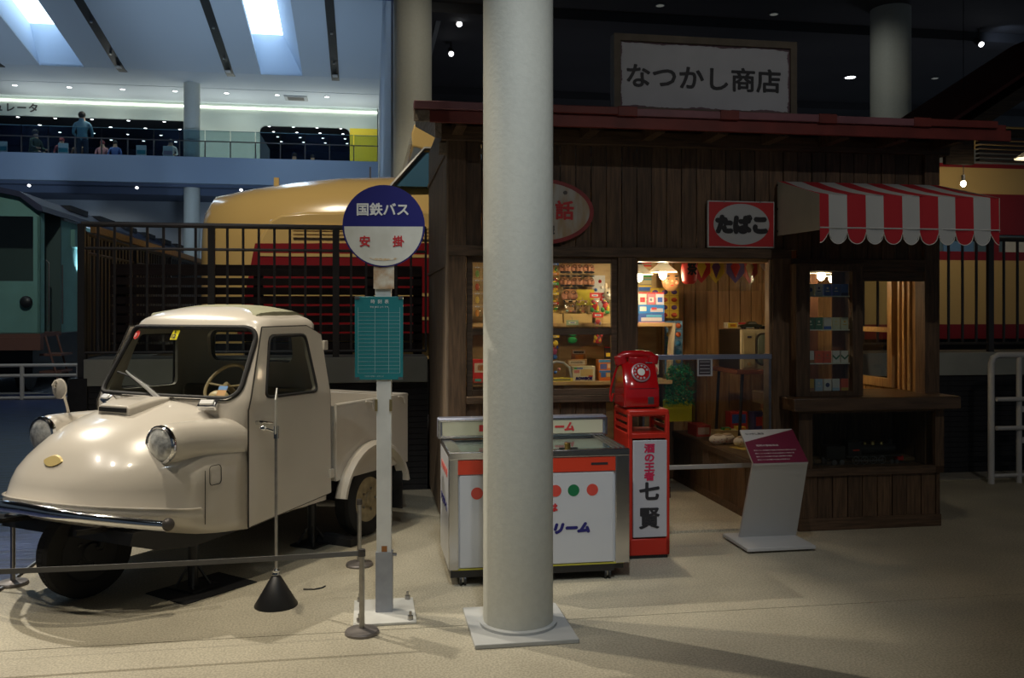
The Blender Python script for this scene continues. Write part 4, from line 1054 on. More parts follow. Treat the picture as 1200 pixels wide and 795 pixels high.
# left gable wall: panels with battens
for k in range(5):
    v = .11+k*.36
    box('side_panel', sidewood, sh, .0, .03, v+.003, v+.357, .03, 1.86); box('side_panel', sidewood, sh, .0, .03, v+.003, v+.357, 1.885, 2.64); box('side_panel', sidewood, sh, .0, .03, v+.003, v+.357, 2.66, 2.95)
box('batten', sidewood, sh, -.012, .0, .0, 1.9, 1.86, 1.885); box('batten', sidewood, sh, -.012, .0, .0, 1.9, 2.635, 2.665); box('corner_board', sidewood, sh, -.012, .0, -.012, .12, 0, 2.72)
# right side wall with light wood inside and a window
boards(lwood, 'v', .12, 1.9, .12, 3.54, 3.56, .04, 2.5, holes=[(.44, 1.06, .95, 1.83)])
box('outer_skin', dwood, sh, 3.6, 3.63, .11, .44, 0, 2.7); box('outer_skin', dwood, sh, 3.6, 3.63, 1.06, 1.9, 0, 2.7); box('outer_skin', dwood, sh, 3.6, 3.63, .44, 1.06, 0, .95); box('outer_skin', dwood, sh, 3.6, 3.63, .44, 1.06, 1.83, 2.7)
fr = MB().box(3.50, 3.56, .40, .46, .95, 1.86).box(3.50, 3.56, 1.04, 1.10, .95, 1.86).box(3.50, 3.56, .46, 1.04, 1.80, 1.86).box(3.50, 3.56, .46, 1.04, .95, 1.02).obj('side_window_frame', lwood, sh, bev=.003)
box('glazing_bar', lwoodh, fr, 3.51, 3.55, .46, 1.04, 1.385, 1.425); box('pane', pane_m, fr, 3.53, 3.533, .46, 1.04, 1.02, 1.80)
for v in (.33, .27, .2): box('mullion_board', lwood, sh, 3.515, 3.54, v-.012, v+.012, .95, 1.9)
# back wall, inner left wall, inner ceiling, floor
boards(lwood, 'u', .06, 3.54, .108, 1.86, 1.885, .3, 2.5, jig=.002)
boards(dwood, 'u', .06, 2.24, .15, 1.84, 1.858, .02, .9, jig=.002)
box('back_skin', dwood, sh, 0, 3.6, 1.89, 1.93, 0, 2.9); box('inner_skin', lwood, sh, .03, .05, .11, 1.88, .02, 2.5)
box('inner_ceiling', mat('dark boards', (.06, .045, .03), .8), sh, .02, 3.6, .10, 1.9, 2.42, 2.45)
box('inner_floor', concrete, sh, .1, 2.24, .12, 1.86, 0, .012)
# raised platform at the far side of the doorway
boards(dwood, 'v', .12, 1.84, .14, 2.235, 2.255, .06, .40, name='platform_plank')
box('platform_rail', dwoodh, sh, 2.222, 2.26, .10, 1.86, .40, .455, .003); box('platform_rail', dwoodh, sh, 2.228, 2.25, .10, 1.86, .0, .07)
box('platform_top', mat('platform wood', (.16, .105, .055), .5, var=.3, scale=6, stretch=(5, .6, 1)), sh, 2.25, 3.54, .12, 1.86, .43, .455)
# divider behind the display case
boards(mat('red brown wood', (.24, .10, .045), .5, var=.3, scale=6, stretch=(6, 6, .5)), 'u', 2.62, 2.97, .09, .55, .57, .455, 2.2, name='divider_plank')
# ---- roof
rr = []
t_ = MB().hexa([(-.11, -.36, 2.82), (3.9, -.36, 2.82), (3.9, 2.2, 3.40), (-.11, 2.2, 3.40), (-.11, -.36, 2.86), (3.9, -.36, 2.86), (3.9, 2.2, 3.44), (-.11, 2.2, 3.44)]).obj('roof', redroof, sh)
box('fascia_board', redroof, t_, -.15, 3.93, -.375, -.35, 2.745, 2.82, .003)
box('fascia_end', greywood, t_, -.25, -.15, -.372, -.345, 2.75, 2.82, .003)
for k in range(6):
    u = -.25+k*.70
    box('cap_flashing', redroof2 if k % 2 == 0 or k == 3 else redroof, t_, u, min(u+.70, 3.82)-.006, -.395, -.30, 2.825+.004*(k % 2), 2.875+.004*(k % 2), .004)
for k in range(5): box('cap_lap', redroof, t_, .37+k*.70, .50+k*.70, -.40, -.30, 2.822, 2.884, .003)
MB().hexa([(-.11, -.30, 2.66), (-.07, -.30, 2.66), (-.07, 2.1, 3.22), (-.11, 2.1, 3.22), (-.11, -.30, 2.81), (-.07, -.30, 2.81), (-.07, 2.1, 3.37), (-.11, 2.1, 3.37)]).obj('barge_board', greywood, t_)
box('purlin_end', greywood, t_, -.06, .05, .02, .09, 2.62, 2.69)
MB().hexa([(-.07, -.3, 2.79), (3.8, -.3, 2.79), (3.8, 2.1, 3.35), (-.07, 2.1, 3.35), (-.07, -.3, 2.81), (3.8, -.3, 2.81), (3.8, 2.1, 3.37), (-.07, 2.1, 3.37)]).obj('soffit_board', dwoodh, t_)
# ---- counter with showcase under the ticket window
ct = gthing('counter', 'dark wooden counter with glazed showcase below the ticket window', 'counter', 0, 0)
box('counter_top', mat('counter wood', (.12, .072, .040), .35, col2=(.07, .042, .024), scale=7, stretch=(.6, 5, 5), coat=.2), ct, 2.37, 3.64, -.24, .45, .855, .945, .006)
box('body_side', dwood, ct, 2.46, 2.49, -.13, .45, .0, .855); box('body_side', dwood, ct, 3.52, 3.55, -.13, .45, .0, .855)
box('body_back', dwood, ct, 2.49, 3.52, .42, .45, .0, .855)
boards(dwood, 'u', 2.49, 3.52, .115, -.125, -.105, .08, .385, par=ct)
box('base_rail', dwoodh, ct, 2.455, 3.555, -.14, -.10, 0, .085, .003); box('middle_rail', dwoodh, ct, 2.43, 3.57, -.15, -.10, .385, .44, .003); box('top_rail', dwoodh, ct, 2.455, 3.555, -.14, -.10, .83, .855)
box('frame_post', dwood, ct, 2.455, 2.56, -.14, -.10, .44, .83, .003); box('frame_post', dwood, ct, 3.50, 3.57, -.15, -.10, .385, .85, .003)
box('showcase_glass', pane_m, ct, 2.56, 3.50, -.122, -.118, .44, .83); box('showcase_floor', dwoodh, ct, 2.49, 3.52, -.1, .42, .40, .42)
# ---- glazed display case standing on the counter
dc = gthing('display_case', 'tall narrow glass display case of cigarette packs on the counter', 'cabinet', 0, 0, .945)
Z0 = .945
f_ = MB().box(2.445, 2.55, -.12, -.07, 0, .93).box(2.875, 2.955, -.12, -.07, 0, .93).box(2.55, 2.875, -.12, -.07, .89, .93).box(2.55, 2.875, -.12, -.07, 0, .035).obj('frame', dwood, dc, bev=.003)
box('side_panel', dwood, dc, 2.445, 2.46, -.07, .12, 0, .93); box('side_panel', dwood, dc, 2.94, 2.955, -.07, .12, 0, .93)
box('top', dwood, dc, 2.445, 2.955, -.12, .12, .925, .94)
box('front_glass', pane_m, dc, 2.55, 2.875, -.095, -.092, .035, .89)
box('back_board', mat('red brown wood', (.24, .10, .045)), dc, 2.84, 2.94, .105, .115, .0, .93)
gsh = mat('shelf glass edge', (.55, .58, .50), .15, coat=.3)
for z in (.72-.012, .48-.012, .24-.012): box('glass_shelf', gsh, dc, 2.46, 2.94, -.08, .10, z, z+.008)
pc = {'dgreen': (.06, .16, .10), 'pale': (.50, .52, .38), 'blue': (.06, .13, .42), 'white': (.6, .6, .56), 'orange': (.62, .10, .04), 'brown': (.30, .14, .06), 'cream': (.55, .48, .26), 'gold': (.5, .32, .05), 'lblue': (.35, .48, .60)}
def cig(u, z, c1, c2, label, form='band'):
    t = gthing('cigarette_pack', label, 'cigarette pack', u, -.045, z, 'cigarette packs in the display case')
    box('carton', mat('pack '+c1, pc[c1], .4), t, -.028, .028, -.011, .011, 0, .085)
    m2 = mat('pack print '+c2, pc.get(c2, (.02, .03, .12)), .5)
    if form == 'band': box('print', m2, t, -.028, .028, -.0118, -.0108, 0, .022)
    elif form == 'dot': MB().cyl((0, -.0108, .042), (0, -.0122, .042), .016, n=16).obj('print', m2, t)
    elif form == 'chev': MB().prism([(-.028, .060), (0, .035), (.028, .060), (.028, .045), (0, .02), (-.028, .045)], -.0122, -.0108).obj('print', m2, t)
    else:
        box('print', m2, t, -.014, .014, -.0122, -.0108, .03, .036); MB().cyl((0, -.0108, .055), (0, -.0122, .055), .008, n=12).obj('print', m2, t)
ord_ = ['at the lamp end', 'second from the lamp end', 'in the middle', 'second from the post end', 'at the post end']
rows = [(Z0+.72-.004, 'top glass shelf', [('cream', 'navyd', 'dot'), ('white', 'navyd', 'mark'), ('blue', 'white', 'mark'), ('blue', 'white', 'mark'), ('blue', 'navyd', 'band')]),
        (Z0+.48-.004, 'second glass shelf', [('dgreen', 'pale', 'mark'), ('dgreen', 'pale', 'mark'), ('white', 'blue', 'band'), ('pale', 'cream', 'mark'), ('pale', 'gold', 'mark')]),
        (Z0+.24-.004, 'third glass shelf', [('white', 'brown', 'band'), ('orange', 'brown', 'mark'), ('orange', 'brown', 'mark'), ('white', 'dgreen', 'chev'), ('white', 'dgreen', 'chev')]),
        (Z0+.035, 'case floor', [('gold', 'brown', 'band'), ('lblue', 'white', 'mark'), ('white', 'navyd', 'dot'), ('white', 'lblue', 'band'), ('orange', 'gold', 'band')])]
nm_ = {'dgreen': 'dark green', 'pale': 'pale green', 'blue': 'blue', 'white': 'white', 'orange': 'orange', 'brown': 'brown', 'cream': 'cream', 'gold': 'golden', 'lblue': 'light blue'}
for z, rn, ps in rows:
    for k, (c1, c2, fm) in enumerate(ps):
        cig(2.585+k*.066, z, c1, c2, '%s cigarette pack on the %s, %s' % (nm_[c1], rn, ord_[k]), fm)

# ---- lamps
enam = mat('lamp enamel', (.72, .70, .62), .4)
_n = enam.node_tree; _tl = _n.nodes.new('ShaderNodeBsdfTranslucent'); _tl.inputs[0].default_value = (.9, .82, .66, 1); _mx = _n.nodes.new('ShaderNodeMixShader'); _mx.inputs[0].default_value = .05
_n.links.new(_n.nodes['Principled BSDF'].outputs[0], _mx.inputs[1]); _n.links.new(_tl.outputs[0], _mx.inputs[2]); _n.links.new(_mx.outputs[0], _n.nodes['Material Output'].inputs[0])
def pendant(label, u, v, z, power, ztop=2.42, r=.11, group=None):
    t = gthing('pendant_lamp', label, 'lamp', u, v, z)
    MB().lathe([(r, .005), (r*.97, .014), (.045, .065), (.03, .085)], n=28, cap=False).obj('shade', enam, t)
    MB().cyl((0, 0, .08), (0, 0, .15), .026, n=14).obj('socket', black, t)
    MB().cyl((0, 0, .15), (0, 0, ztop-z), .005, n=6).obj('cord', black, t)
    MB().sphere((0, 0, -.012), (.030, .030, .040)).obj('bulb', bulb_m, t)
    p = point('lamp_light', (0, 0, -.03), power, (1, .72, .42), .03); p.parent = t
    return t
pendant('lit pendant lamp with a flat white shade inside the doorway', 1.745, .7, 1.85, 34)
pendant('lit pendant lamp half hidden by the door post', 1.55, .7, 1.83, 24)
pendant('lit pendant lamp shining through the display case', 2.885, .35, 1.835, 4.5, 2.42, .09)
pendant('pendant lamp whose lower rim shows below the ticket window lintel', 3.2, .75, 1.83, 2.5)
pendant('pendant lamp added to light the window shelves, hidden behind the round column', .60, .42, 1.72, 30)  # unseen lamp added to brighten the window shelves
t = pendant('bright pendant lamp outside past the end of the awning', 5.80, 1.75, 3.03, 1.2, 3.5, .13)
t = gthing('lamp_reflection', 'small glowing bulb standing in for a lamp reflection by the red train band', 'lamp', 6.15, 3.2, 3.0); MB().sphere((0, 0, 0), (.03, .03, .035)).obj('bulb', bulb_m, t); MB().cyl((0, 0, .03), (0, 0, .10), .02, n=10).obj('socket', black, t); MB().cyl((0, 0, .1), (0, 0, 3.1), .004, n=5).obj('cord', black, t)  # glowing bulb modelled in place of a lamp reflection

# ---- neighbouring shop roof beyond the awning
nr = gthing('neighbour_roof', 'dark sloping roof edge of the neighbouring building above the red roof', 'roof', 0, 0)
MB().hexa([(5.15, 2.0, 3.40), (7.4, 2.0, 4.82), (7.4, 4.0, 4.82), (5.15, 4.0, 3.40), (5.15, 2.0, 3.44), (7.4, 2.0, 4.86), (7.4, 4.0, 4.86), (5.15, 4.0, 3.44)]).obj('verge', mat('dark red verge', (.15, .03, .02), .7), nr)
MB().hexa([(5.35, 2.05, 3.28), (7.4, 2.05, 4.55), (7.4, 3.9, 4.55), (5.35, 3.9, 3.28), (5.35, 2.05, 3.42), (7.4, 2.05, 4.72), (7.4, 3.9, 4.72), (5.35, 3.9, 3.42)]).obj('roof_board', dwoodh, nr)
box('wall_panel', dwoodh, nr, 5.30, 5.62, 2.3, 2.35, 3.06, 3.34); 
for k in range(6): box('louvre', dsteel, nr, 5.68, 6.6, 2.3, 2.36, 3.1+k*.045, 3.125+k*.045)
box('support_post', dwood, nr, 6.55, 6.68, 2.3, 2.45, .95, 4.0); box('beam', dwoodh, nr, 5.2, 7.4, 2.3, 2.45, 3.36, 3.44)

# ---- signs
sg = gthing('shop_sign', 'large framed white board with black lettering standing on the red roof edge', 'sign', 1.715, -.30, 2.875, rz=0)
box('frame', mat('sign frame', (.13, .105, .075), .7, var=.3, scale=8), sg, -.645, .645, 0, .09, 0, .03); box('frame', MATS['sign frame'], sg, -.645, .645, 0, .09, .47, .515); box('frame', MATS['sign frame'], sg, -.645, -.60, 0, .09, .03, .47); box('frame', MATS['sign frame'], sg, .60, .645, 0, .09, .03, .47)
box('board', mat('aged white board', (.46, .47, .50), .6, var=.08, scale=5), sg, -.60, .60, .02, .04, .03, .47)
# worn purple edge of the board
stain = mat('purple edge wear', (.14, .09, .11), .8)
def edge_wear(par, x0, x1, z0, z1, y, horizontal, n=70, amp=.011):
    top = []; 
    for k in range(n+1):
        t = k/n; d = .006+amp*abs(math.sin(k*.23+z0*9)*.6+random.random()*.7)
        top.append(d)
    b = MB(); vs = []; fs = []
    for k in range(n+1):
        t = k/n
        if horizontal: vs += [(x0+(x1-x0)*t, y, z0), (x0+(x1-x0)*t, y, z0+(top[k] if z1 > z0 else -top[k]))]
        else: vs += [(x0, y, z0+(z1-z0)*t), (x0+(top[k] if x1 > x0 else -top[k]), y, z0+(z1-z0)*t)]
        if k: fs.append((2*k-2, 2*k, 2*k+1, 2*k-1))
    b.add(vs, fs).obj('worn_edge', stain, par)
edge_wear(sg, -.6, .6, .47, .4, .0185, True); edge_wear(sg, -.6, .6, .03, .1, .0185, True); edge_wear(sg, -.6, -.5, .03, .47, .0185, False); edge_wear(sg, .6, .5, .03, .47, .0185, False)
text('なつかし商店', .150, ink, sg, (-.01, .0175, .245), sx=1.10, bold=.004)
tb = gthing('tobacco_sign', 'red enamel sign with white oval and black lettering by the awning', 'sign', 2.073, -.035, 2.165)
box('plate', mat('sign edge white', (.5, .5, .5), .5), tb, -.25, .25, 0, .02, -.165, .165, .004); box('red_field', redsign, tb, -.241, .241, -.002, 0, -.156, .156)
ov = lambda a, b_, n=48: [(a*math.cos(2*math.pi*i/n), b_*math.sin(2*math.pi*i/n)) for i in range(n)]
MB().prism(ov(.208, .145), -.004, -.002).obj('white_oval', mat('sign white', (.46, .48, .50), .5), tb)
text('たばこ', .118, ink, tb, (0, -.006, 0), bold=.0125, sx=1.02)
for x in (-.13, .14): MB().cyl((x, -.004, .158), (x, -.007, .158), .006, n=8).obj('screw', steel, tb)
ph = gthing('telephone_sign', 'rusty white oval enamel sign with red rim, half hidden behind the column', 'sign', .63, -.03, 2.232)
MB().prism(ov(.372, .225, 64), 0, .018).obj('rim', mat('red rim', (.30, .03, .03), .5, var=.3, scale=10), ph); MB().prism(ov(.342, .198, 64), -.002, 0).obj('white_oval', mat('rusty enamel', (.42, .42, .40), .5, col2=(.36, .24, .11), scale=5, stretch=(3, 1, .7)), ph)
text('電話', .120, redsign, ph, (.085, -.004, .01), bold=.004, spacing=1.45); text('電報', .055, ink, ph, (.035, -.004, -.125), bold=.003)
for x in (-.2, .17): MB().cyl((x, -.002, .13), (x, -.008, .13), .014, n=10).obj('screw', dsteel, ph)

# ---- awning
aw = gthing('awning', 'red and white striped fabric awning with scalloped edge over the ticket window', 'awning', 0, 0)
ar = mat('awning red', (.48, .018, .03), .8); awh = mat('awning white', (.52, .54, .54), .8)
A0, A1 = 2.255, 3.507; VB, VFr = -.01, -.80
sw_ = (A1-A0)/10
st = [A0]+[A0+sw_*(.5+k) for k in range(10)]+[A1]
def cloth(name, f, vals):
    b = MB()
    for k in range(11):
        b.mi = k % 2; seg = 5; 
        for q in range(seg):
            a, c = st[k]+(st[k+1]-st[k])*q/seg, st[k]+(st[k+1]-st[k])*(q+1)/seg
            for r_ in range(len(vals)-1): b.add([f(a, vals[r_]), f(c, vals[r_]), f(c, vals[r_+1]), f(a, vals[r_+1])], [(0, 1, 2, 3)])
    return b.obj(name, [ar, awh], aw)
def topf(u, t): return (u+(.10)*(1-t), VB+(VFr-VB)*t, 2.48-.195*t-.012*math.sin(math.pi*t))
cl = cloth('canopy', topf, [0, .25, .5, .75, 1])
def valf(u, t):
    # scallop
    if u <= st[1]+1e-6 or u >= st[10]-1e-6:
        h = .235+.07*(1-abs((u-A0)/(st[1]-A0) if u < 3 else (A1-u)/(A1-st[10])))**1*.0+.07*math.sin(math.pi*.5*(1-((u-A0)/(st[1]-A0) if u < 3 else (A1-u)/(A1-st[10]))))
    else:
        w_ = ((u-st[1]) % sw_)/sw_; h = .235+.075*math.sqrt(max(0, 1-(2*w_-1)**2))
    return (u, VFr-.004*math.sin(u*23)-.006*t, 2.285-h*t)
va = cloth('valance', valf, [0, .3, .6, .72, .76, 1])
MB().tube([valf(A0+(A1-A0)*k/120, 1) for k in range(121)], .0028, 5).obj('piping', white, aw)
MB().tube([(A0, VFr-.006, 2.075), (A1, VFr-.006, 2.075)], .005, 6).obj('front_bar', awh, aw)
for a in (A0, A1):
    MB().prism([(VB, 2.48), (VB, 2.09), (VFr+.15, 2.065), (VFr, 2.06), (VFr, 2.285)], a+.10*0, a+.006, 'yz').obj('side_panel', mat('awning side', (.52, .50, .43), .85, var=.08, scale=4), aw) if False else MB().loft([[(a+.10, VB, 2.48), (a+.10, VB, 2.09), (a, VFr, 2.06), (a, VFr, 2.285)], [(a+.104, VB, 2.48), (a+.104, VB, 2.09), (a+.004, VFr, 2.06), (a+.004, VFr, 2.285)]]).obj('side_panel', mat('awning side', (.52, .50, .43), .85, var=.08, scale=4), aw)
for z in (2.45, 2.28, 2.12): MB().cyl((A0+.095, VB-.015, z), (A0+.09, VB-.015, z), .008, n=8).obj('rivet', black, aw)

# ================================================================== FREEZER
fz = gthing('ice_cream_freezer', 'old white ice cream chest freezer with red band and steel trim', 'freezer', 0, 0)
FW = mat('freezer white', (.62, .64, .68), .3, coat=.3); inox = mat('stainless', (.55, .55, .56), .22, 1.)
U0, U1, V0, V1 = -.086, .965, -1.0, -.38
box('body', FW, fz, U0+.02, U1-.03, V0+.01, V1, .09, .735, .006)
box('front_panel', mat('freezer front', (.56, .58, .62), .35, coat=.3), fz, U0+.06, U1-.095, V0-.002, V0+.012, .10, .622, .004)
box('red_band', mat('freezer red', (.62, .05, .02), .35), fz, U0+.05, U1-.085, V0-.004, V0+.012, .628, .708)
box('corner_trim', inox, fz, U0, U0+.055, V0-.004, V0+.03, .09, .74, .004); box('corner_trim', inox, fz, U1-.085, U1, V0-.006, V0+.03, .09, .75, .006)
box('corner_trim', inox, fz, U1-.03, U1, V0, V1, .09, .75); box('corner_trim', inox, fz, U0, U0+.022, V1-.05, V1, .09, .74)
box('side_panel', FW, fz, U0, U0+.02, V0+.03, V1-.05, .09, .72)
box('top_trim', inox, fz, U0, U1, V0-.008, V0+.03, .712, .755, .005); box('top_trim', inox, fz, U0, U0+.06, V0+.03, V1, .72, .755, .004); box('top_trim', inox, fz, U1-.10, U1, V0+.03, V1, .72, .755, .004)
for k in range(3): box('lid_rail', steel, fz, U1-.09+k*.03, U1-.08+k*.03, V0+.03, V1-.05, .755, .763)
box('inner_well', mat('freezer inside', (.42, .45, .43), .5), fz, U0+.06, U1-.1, V0+.03, V1-.09, .68, .70)
lidg = thin_glass('freezer glass', (.72, .78, .76), 1.5)
for a, b_, z in ((U0+.06, .46, .742), (.42, U1-.1, .752)):
    l_ = box('glass_lid', lidg, fz, a, b_, V0+.03, V1-.09, z, z+.006); box('lid_rim', inox, l_, a, a+.015, V0+.03, V1-.09, z-.002, z+.009)
box('header', mat('header blue', (.26, .28, .36), .35, .5), fz, U0-.02, U1+.01, V1-.09, V1, .755, .885, .01)
box('header_panel', mat('header cream', (.52, .50, .36), .4, coat=.3), fz, U0+.005, U1-.02, V1-.103, V1-.09, .775, .865, .004)
for z in (.768, .868): box('header_trim', inox, fz, U0-.02, U1+.01, V1-.106, V1-.09, z-.006, z+.006, .002)
for u in (U0-.012, U1): box('header_trim', inox, fz, u-.008, u+.01, V1-.106, V1-.085, .77, .87, .002)
text('アイスクリーム', .056, redsign, fz, (.525, V1-.1045, .82), bold=.0035, sx=1.08, shear=.2); box('red_mark', redsign, fz, .15, .19, V1-.1045, V1-.103, .80, .84)
text('アイスクリーム', .056, navy, fz, (.465, V0-.003, .305), bold=.006, sx=1.22, shear=.25)
text('は', .045, redsign, fz, (.515, V0-.003, .425), bold=.003)
dgr = mat('dot green', (.01, .16, .06), .4); drd = mat('dot red', (.60, .07, .05), .4)
for u, m_ in ((.073, drd), (.185, dgr), (.297, drd), (.41, dgr), (.526, drd), (.632, dgr), (.743, drd)): MB().cyl((u, V0-.002, .52), (u, V0-.0035, .52), .034, n=32).obj('dot', m_, fz)
box('name_plate', ink, fz, .735, .835, V0-.0055, V0-.004, .663, .677)
for k in range(5): MB().cyl((U0, V0+.12+k*.085, .62), (U0-.002, V0+.12+k*.085, .62), .026, n=20).obj('dot', drd, fz)
text('アイスクリーム', .05, navy, fz, (U0-.001, -.68, .42), rot=(R(90), 0, R(-90)), bold=.003)
lk = MB().lathe([(.018, 0), (.018, .03), (.012, .034)], (0, 0, 0), 'Z', 16).obj('lid_lock', mat('brass lock', (.45, .32, .10), .35, 1.), fz, loc=(.60, V0+.015, .757)); MB().box(-.05, .06, -.006, .006, 0, .008).obj('latch', black, lk)
box('plinth', black, fz, U0+.02, U1-.03, V0+.02, V1-.01, .055, .09); box('yellow_strip', mat('yellow strip', (.45, .42, .05), .5), fz, U0+.02, U1-.03, V0-.001, V0+.01, .088, .096)
box('plinth_face', black, fz, U0+.01, U1-.09, V0+.0, V0+.02, .048, .088)
for u in (U0+.08, U1-.13):
    for v in (V0+.02, V1-.08):
        c_ = MB().cyl((u-.018, v, .028), (u-.006, v, .028), .028, n=16).cyl((u+.006, v, .028), (u+.018, v, .028), .028, n=16).obj('caster', black, fz); box('fork', steel, c_, u-.005, u+.005, v-.015, v+.015, .02, .06)

# ================================================================== RED PHONE STAND AND PAYPHONE
ps_ = gthing('phone_stand', 'red plastic telephone stand with white advertising panel', 'stand', 1.203, -.465)
rp = mat('red plastic', (.50, .022, .010), .38)
W, D, H = .135, .165, .935
fr = MB()
for sx in (-1, 1):
    for sy in (-1, 1): fr.box(sx*W-(.028 if sx > 0 else 0), sx*W+(.028 if sx < 0 else 0), sy*D-(.03 if sy > 0 else 0), sy*D+(.03 if sy < 0 else 0), .02, H-.03)
fr.obj('frame', rp, ps_, bev=.006)
box('top', rp, ps_, -W, W, -D, D, H-.045, H, .014)
box('shelf', rp, ps_, -W, W, -D, D, .752, .785, .004); box('base', rp, ps_, -W, W, -D, D, .02, .125, .006); box('foot', black, ps_, -W+.01, W-.01, -D+.01, D-.01, 0, .02)
for sx in (-1, 1):
    box('side_panel', rp, ps_, sx*W-(.006 if sx > 0 else 0), sx*W+(.006 if sx < 0 else 0), -D+.02, D-.02, .12, .76)
    for z in (.82, .865): box('side_slat', rp, ps_, sx*(W-.008)-.006, sx*(W-.008)+.006, -D+.02, D-.02, z-.012, z+.012)
box('back_panel', rp, ps_, -W+.02, W-.02, D-.01, D-.004, .12, .76)
ad = box('light_panel', mat('panel white', (.50, .50, .54), .4, coat=.2), ps_, -.105, .115, -D-.006, -D+.01, .135, .742, .004)
text('酒\nの\n王\n者', .052, mat('panel red', (.55, .02, .08), .5), ad, (.0, -D-.0075, .606), bold=.0025, sx=1.2, lines=1.0)
text('七', .105, ink, ad, (.0, -D-.0075, .425), bold=.005, sx=1.15); text('賢', .125, ink, ad, (.0, -D-.0075, .255), bold=.0035, sx=1.0)
pp_ = gthing('payphone', 'glossy red dial payphone with handset on top', 'telephone', 1.17, -.475, .935)
rg_ = mat('phone red', (.42, .006, .008), .16, coat=.8)
prof_ = [(-.115, .0), (-.125, .02), (-.122, .12), (-.10, .165), (-.055, .27), (-.03, .285), (.08, .29), (.115, .26), (.125, .02), (.12, 0)]
rr = []
for x, s_ in ((-.105, .93), (-.095, .99), (-.04, 1), (.04, 1), (.095, .99), (.105, .93)):
    rr.append([(x*1.10*(1-.05*max(0, z-.12)/.17), y*s_, .008+z*(.985 if abs(x) > .1 else 1)) for y, z in prof_])
MB().loft(rr).obj('body', rg_, pp_, bev=.008, ang=50)
box('base', black, pp_, -.09, .09, -.10, .11, 0, .012)
dial = MB().lathe([(.062, 0), (.062, .008), (.056, .012), (.02, .012)], n=40).obj('dial', mat('dial silver', (.45, .32, .34), .3, .3), pp_); dial.location = (0, -.083, .225); dial.rotation_euler = (R(66), 0, 0)
MB().lathe([(.053, .012), (.053, .016), (.022, .016)], n=36).obj('finger_wheel', rg_, dial)
for k in range(10):
    a = R(20+k*30); MB().cyl((.042*math.cos(a), .042*math.sin(a), .015), (.042*math.cos(a), .042*math.sin(a), .0175), .0072, n=12).obj('finger_hole', mat('hole grey', (.35, .33, .33), .5), dial)
MB().lathe([(.024, .012), (.024, .019), (.005, .021)], n=28).obj('dial_centre', mat('dial white', (.65, .66, .60), .4), dial)
hs = MB().tube([(-.118, -.01, .315), (-.09, -.01, .335), (-.03, -.01, .342), (.03, -.01, .342), (.085, -.01, .332), (.108, -.01, .312)], [.026, .026, .023, .023, .026, .026], 12).obj('handset', rg_, pp_)
MB().cyl((-.118, -.01, .335), (-.104, -.01, .275), .038, .040, n=24).obj('receiver_cup', rg_, hs, bev=.008); MB().cyl((.106, -.01, .335), (.096, -.01, .278), .038, .040, n=24).obj('receiver_cup', rg_, hs, bev=.008)
box('cradle', rg_, pp_, -.065, .065, -.045, .04, .28, .325, .008)
box('coin_slot', chrome, pp_, .04, .085, -.062, -.04, .284, .291, .002)
box('lock_plate', mat('lock grey', (.10, .09, .09), .4, .6), pp_, .035, .075, -.128, -.122, .03, .075, .002); box('seam', black, pp_, -.085, .09, -.1235, -.121, .128, .130)
cordp = [(-.12, .0, .27)]
for k in range(1, 30):
    t = k/29; cordp.append((-.125-.035*math.sin(math.pi*t)*1-.02*t, .0+.03*t, .27-.245*math.sin(math.pi*t*.5)*1.0 if t < .8 else .27-.245*math.sin(math.pi*.4)+(t-.8)*.25))
MB().tube(cordp, .007, 7).obj('cord', rg_, pp_)

# ================================================================== INFORMATION STAND
inf = gthing('information_stand', 'white slanted information stand with purple text panel in front of the counter', 'stand', 2.08, -.40)
wm = mat('stand white', (.52, .52, .51), .55)
box('base_plate', wm, inf, -.225, .245, -.23, .17, .012, .035, .004)
for x in (-.18, .2):
    for y in (-.18, .12): MB().cyl((x, y, 0), (x, y, .014), .018, n=12).obj('foot', black, inf)
MB().hexa([(-.155, .05, .035), (.25, .05, .035), (.25, .075, .035), (-.155, .075, .035), (-.19, -.235, .575), (.185, -.235, .575), (.185, -.215, .575), (-.19, -.215, .575)]).obj('leg_panel', wm, inf)
face = MB().hexa([(-.19, -.235, .565), (.185, -.235, .565), (.24, .10, .735), (-.135, .10, .735), (-.19, -.240, .578), (.185, -.240, .578), (.24, .095, .748), (-.135, .095, .748)]).obj('face_panel', wm, inf)
purple = mat('purple print', (.16, .012, .045), .5)
def FP(s_, t_, o=.002):  # s across, t up the face
    p = Vector((-.19, -.240, .578)).lerp(Vector((.185, -.240, .578)), s_); q = Vector((-.135, .095, .748)).lerp(Vector((.24, .095, .748)), s_)
    return p.lerp(q, t_)+Vector((0, -.5, .86))*o
MB().add([FP(0, 0), FP(1, 0), FP(1, .98), FP(0, .62)], [(0, 1, 2, 3)]).obj('purple_field', purple, face)
rt = math.atan2(.17, .335)
def ftext(body, h, m, s_, t_, **k):
    o = text(body, h, m, face, FP(s_, t_, .003), rot=(rt, 0, 0), align='LEFT', ext=.0003, **k); return o
ftext('なつかし商店', .020, ink, .06, .86); ftext('昭和の駅前商店', .020, white, .18, .50)
for k in range(4): ftext('展示しているお菓子や玩具は昭和時代の商店の品です'[:24-k*2], .011, white, .10, .36-k*.09)

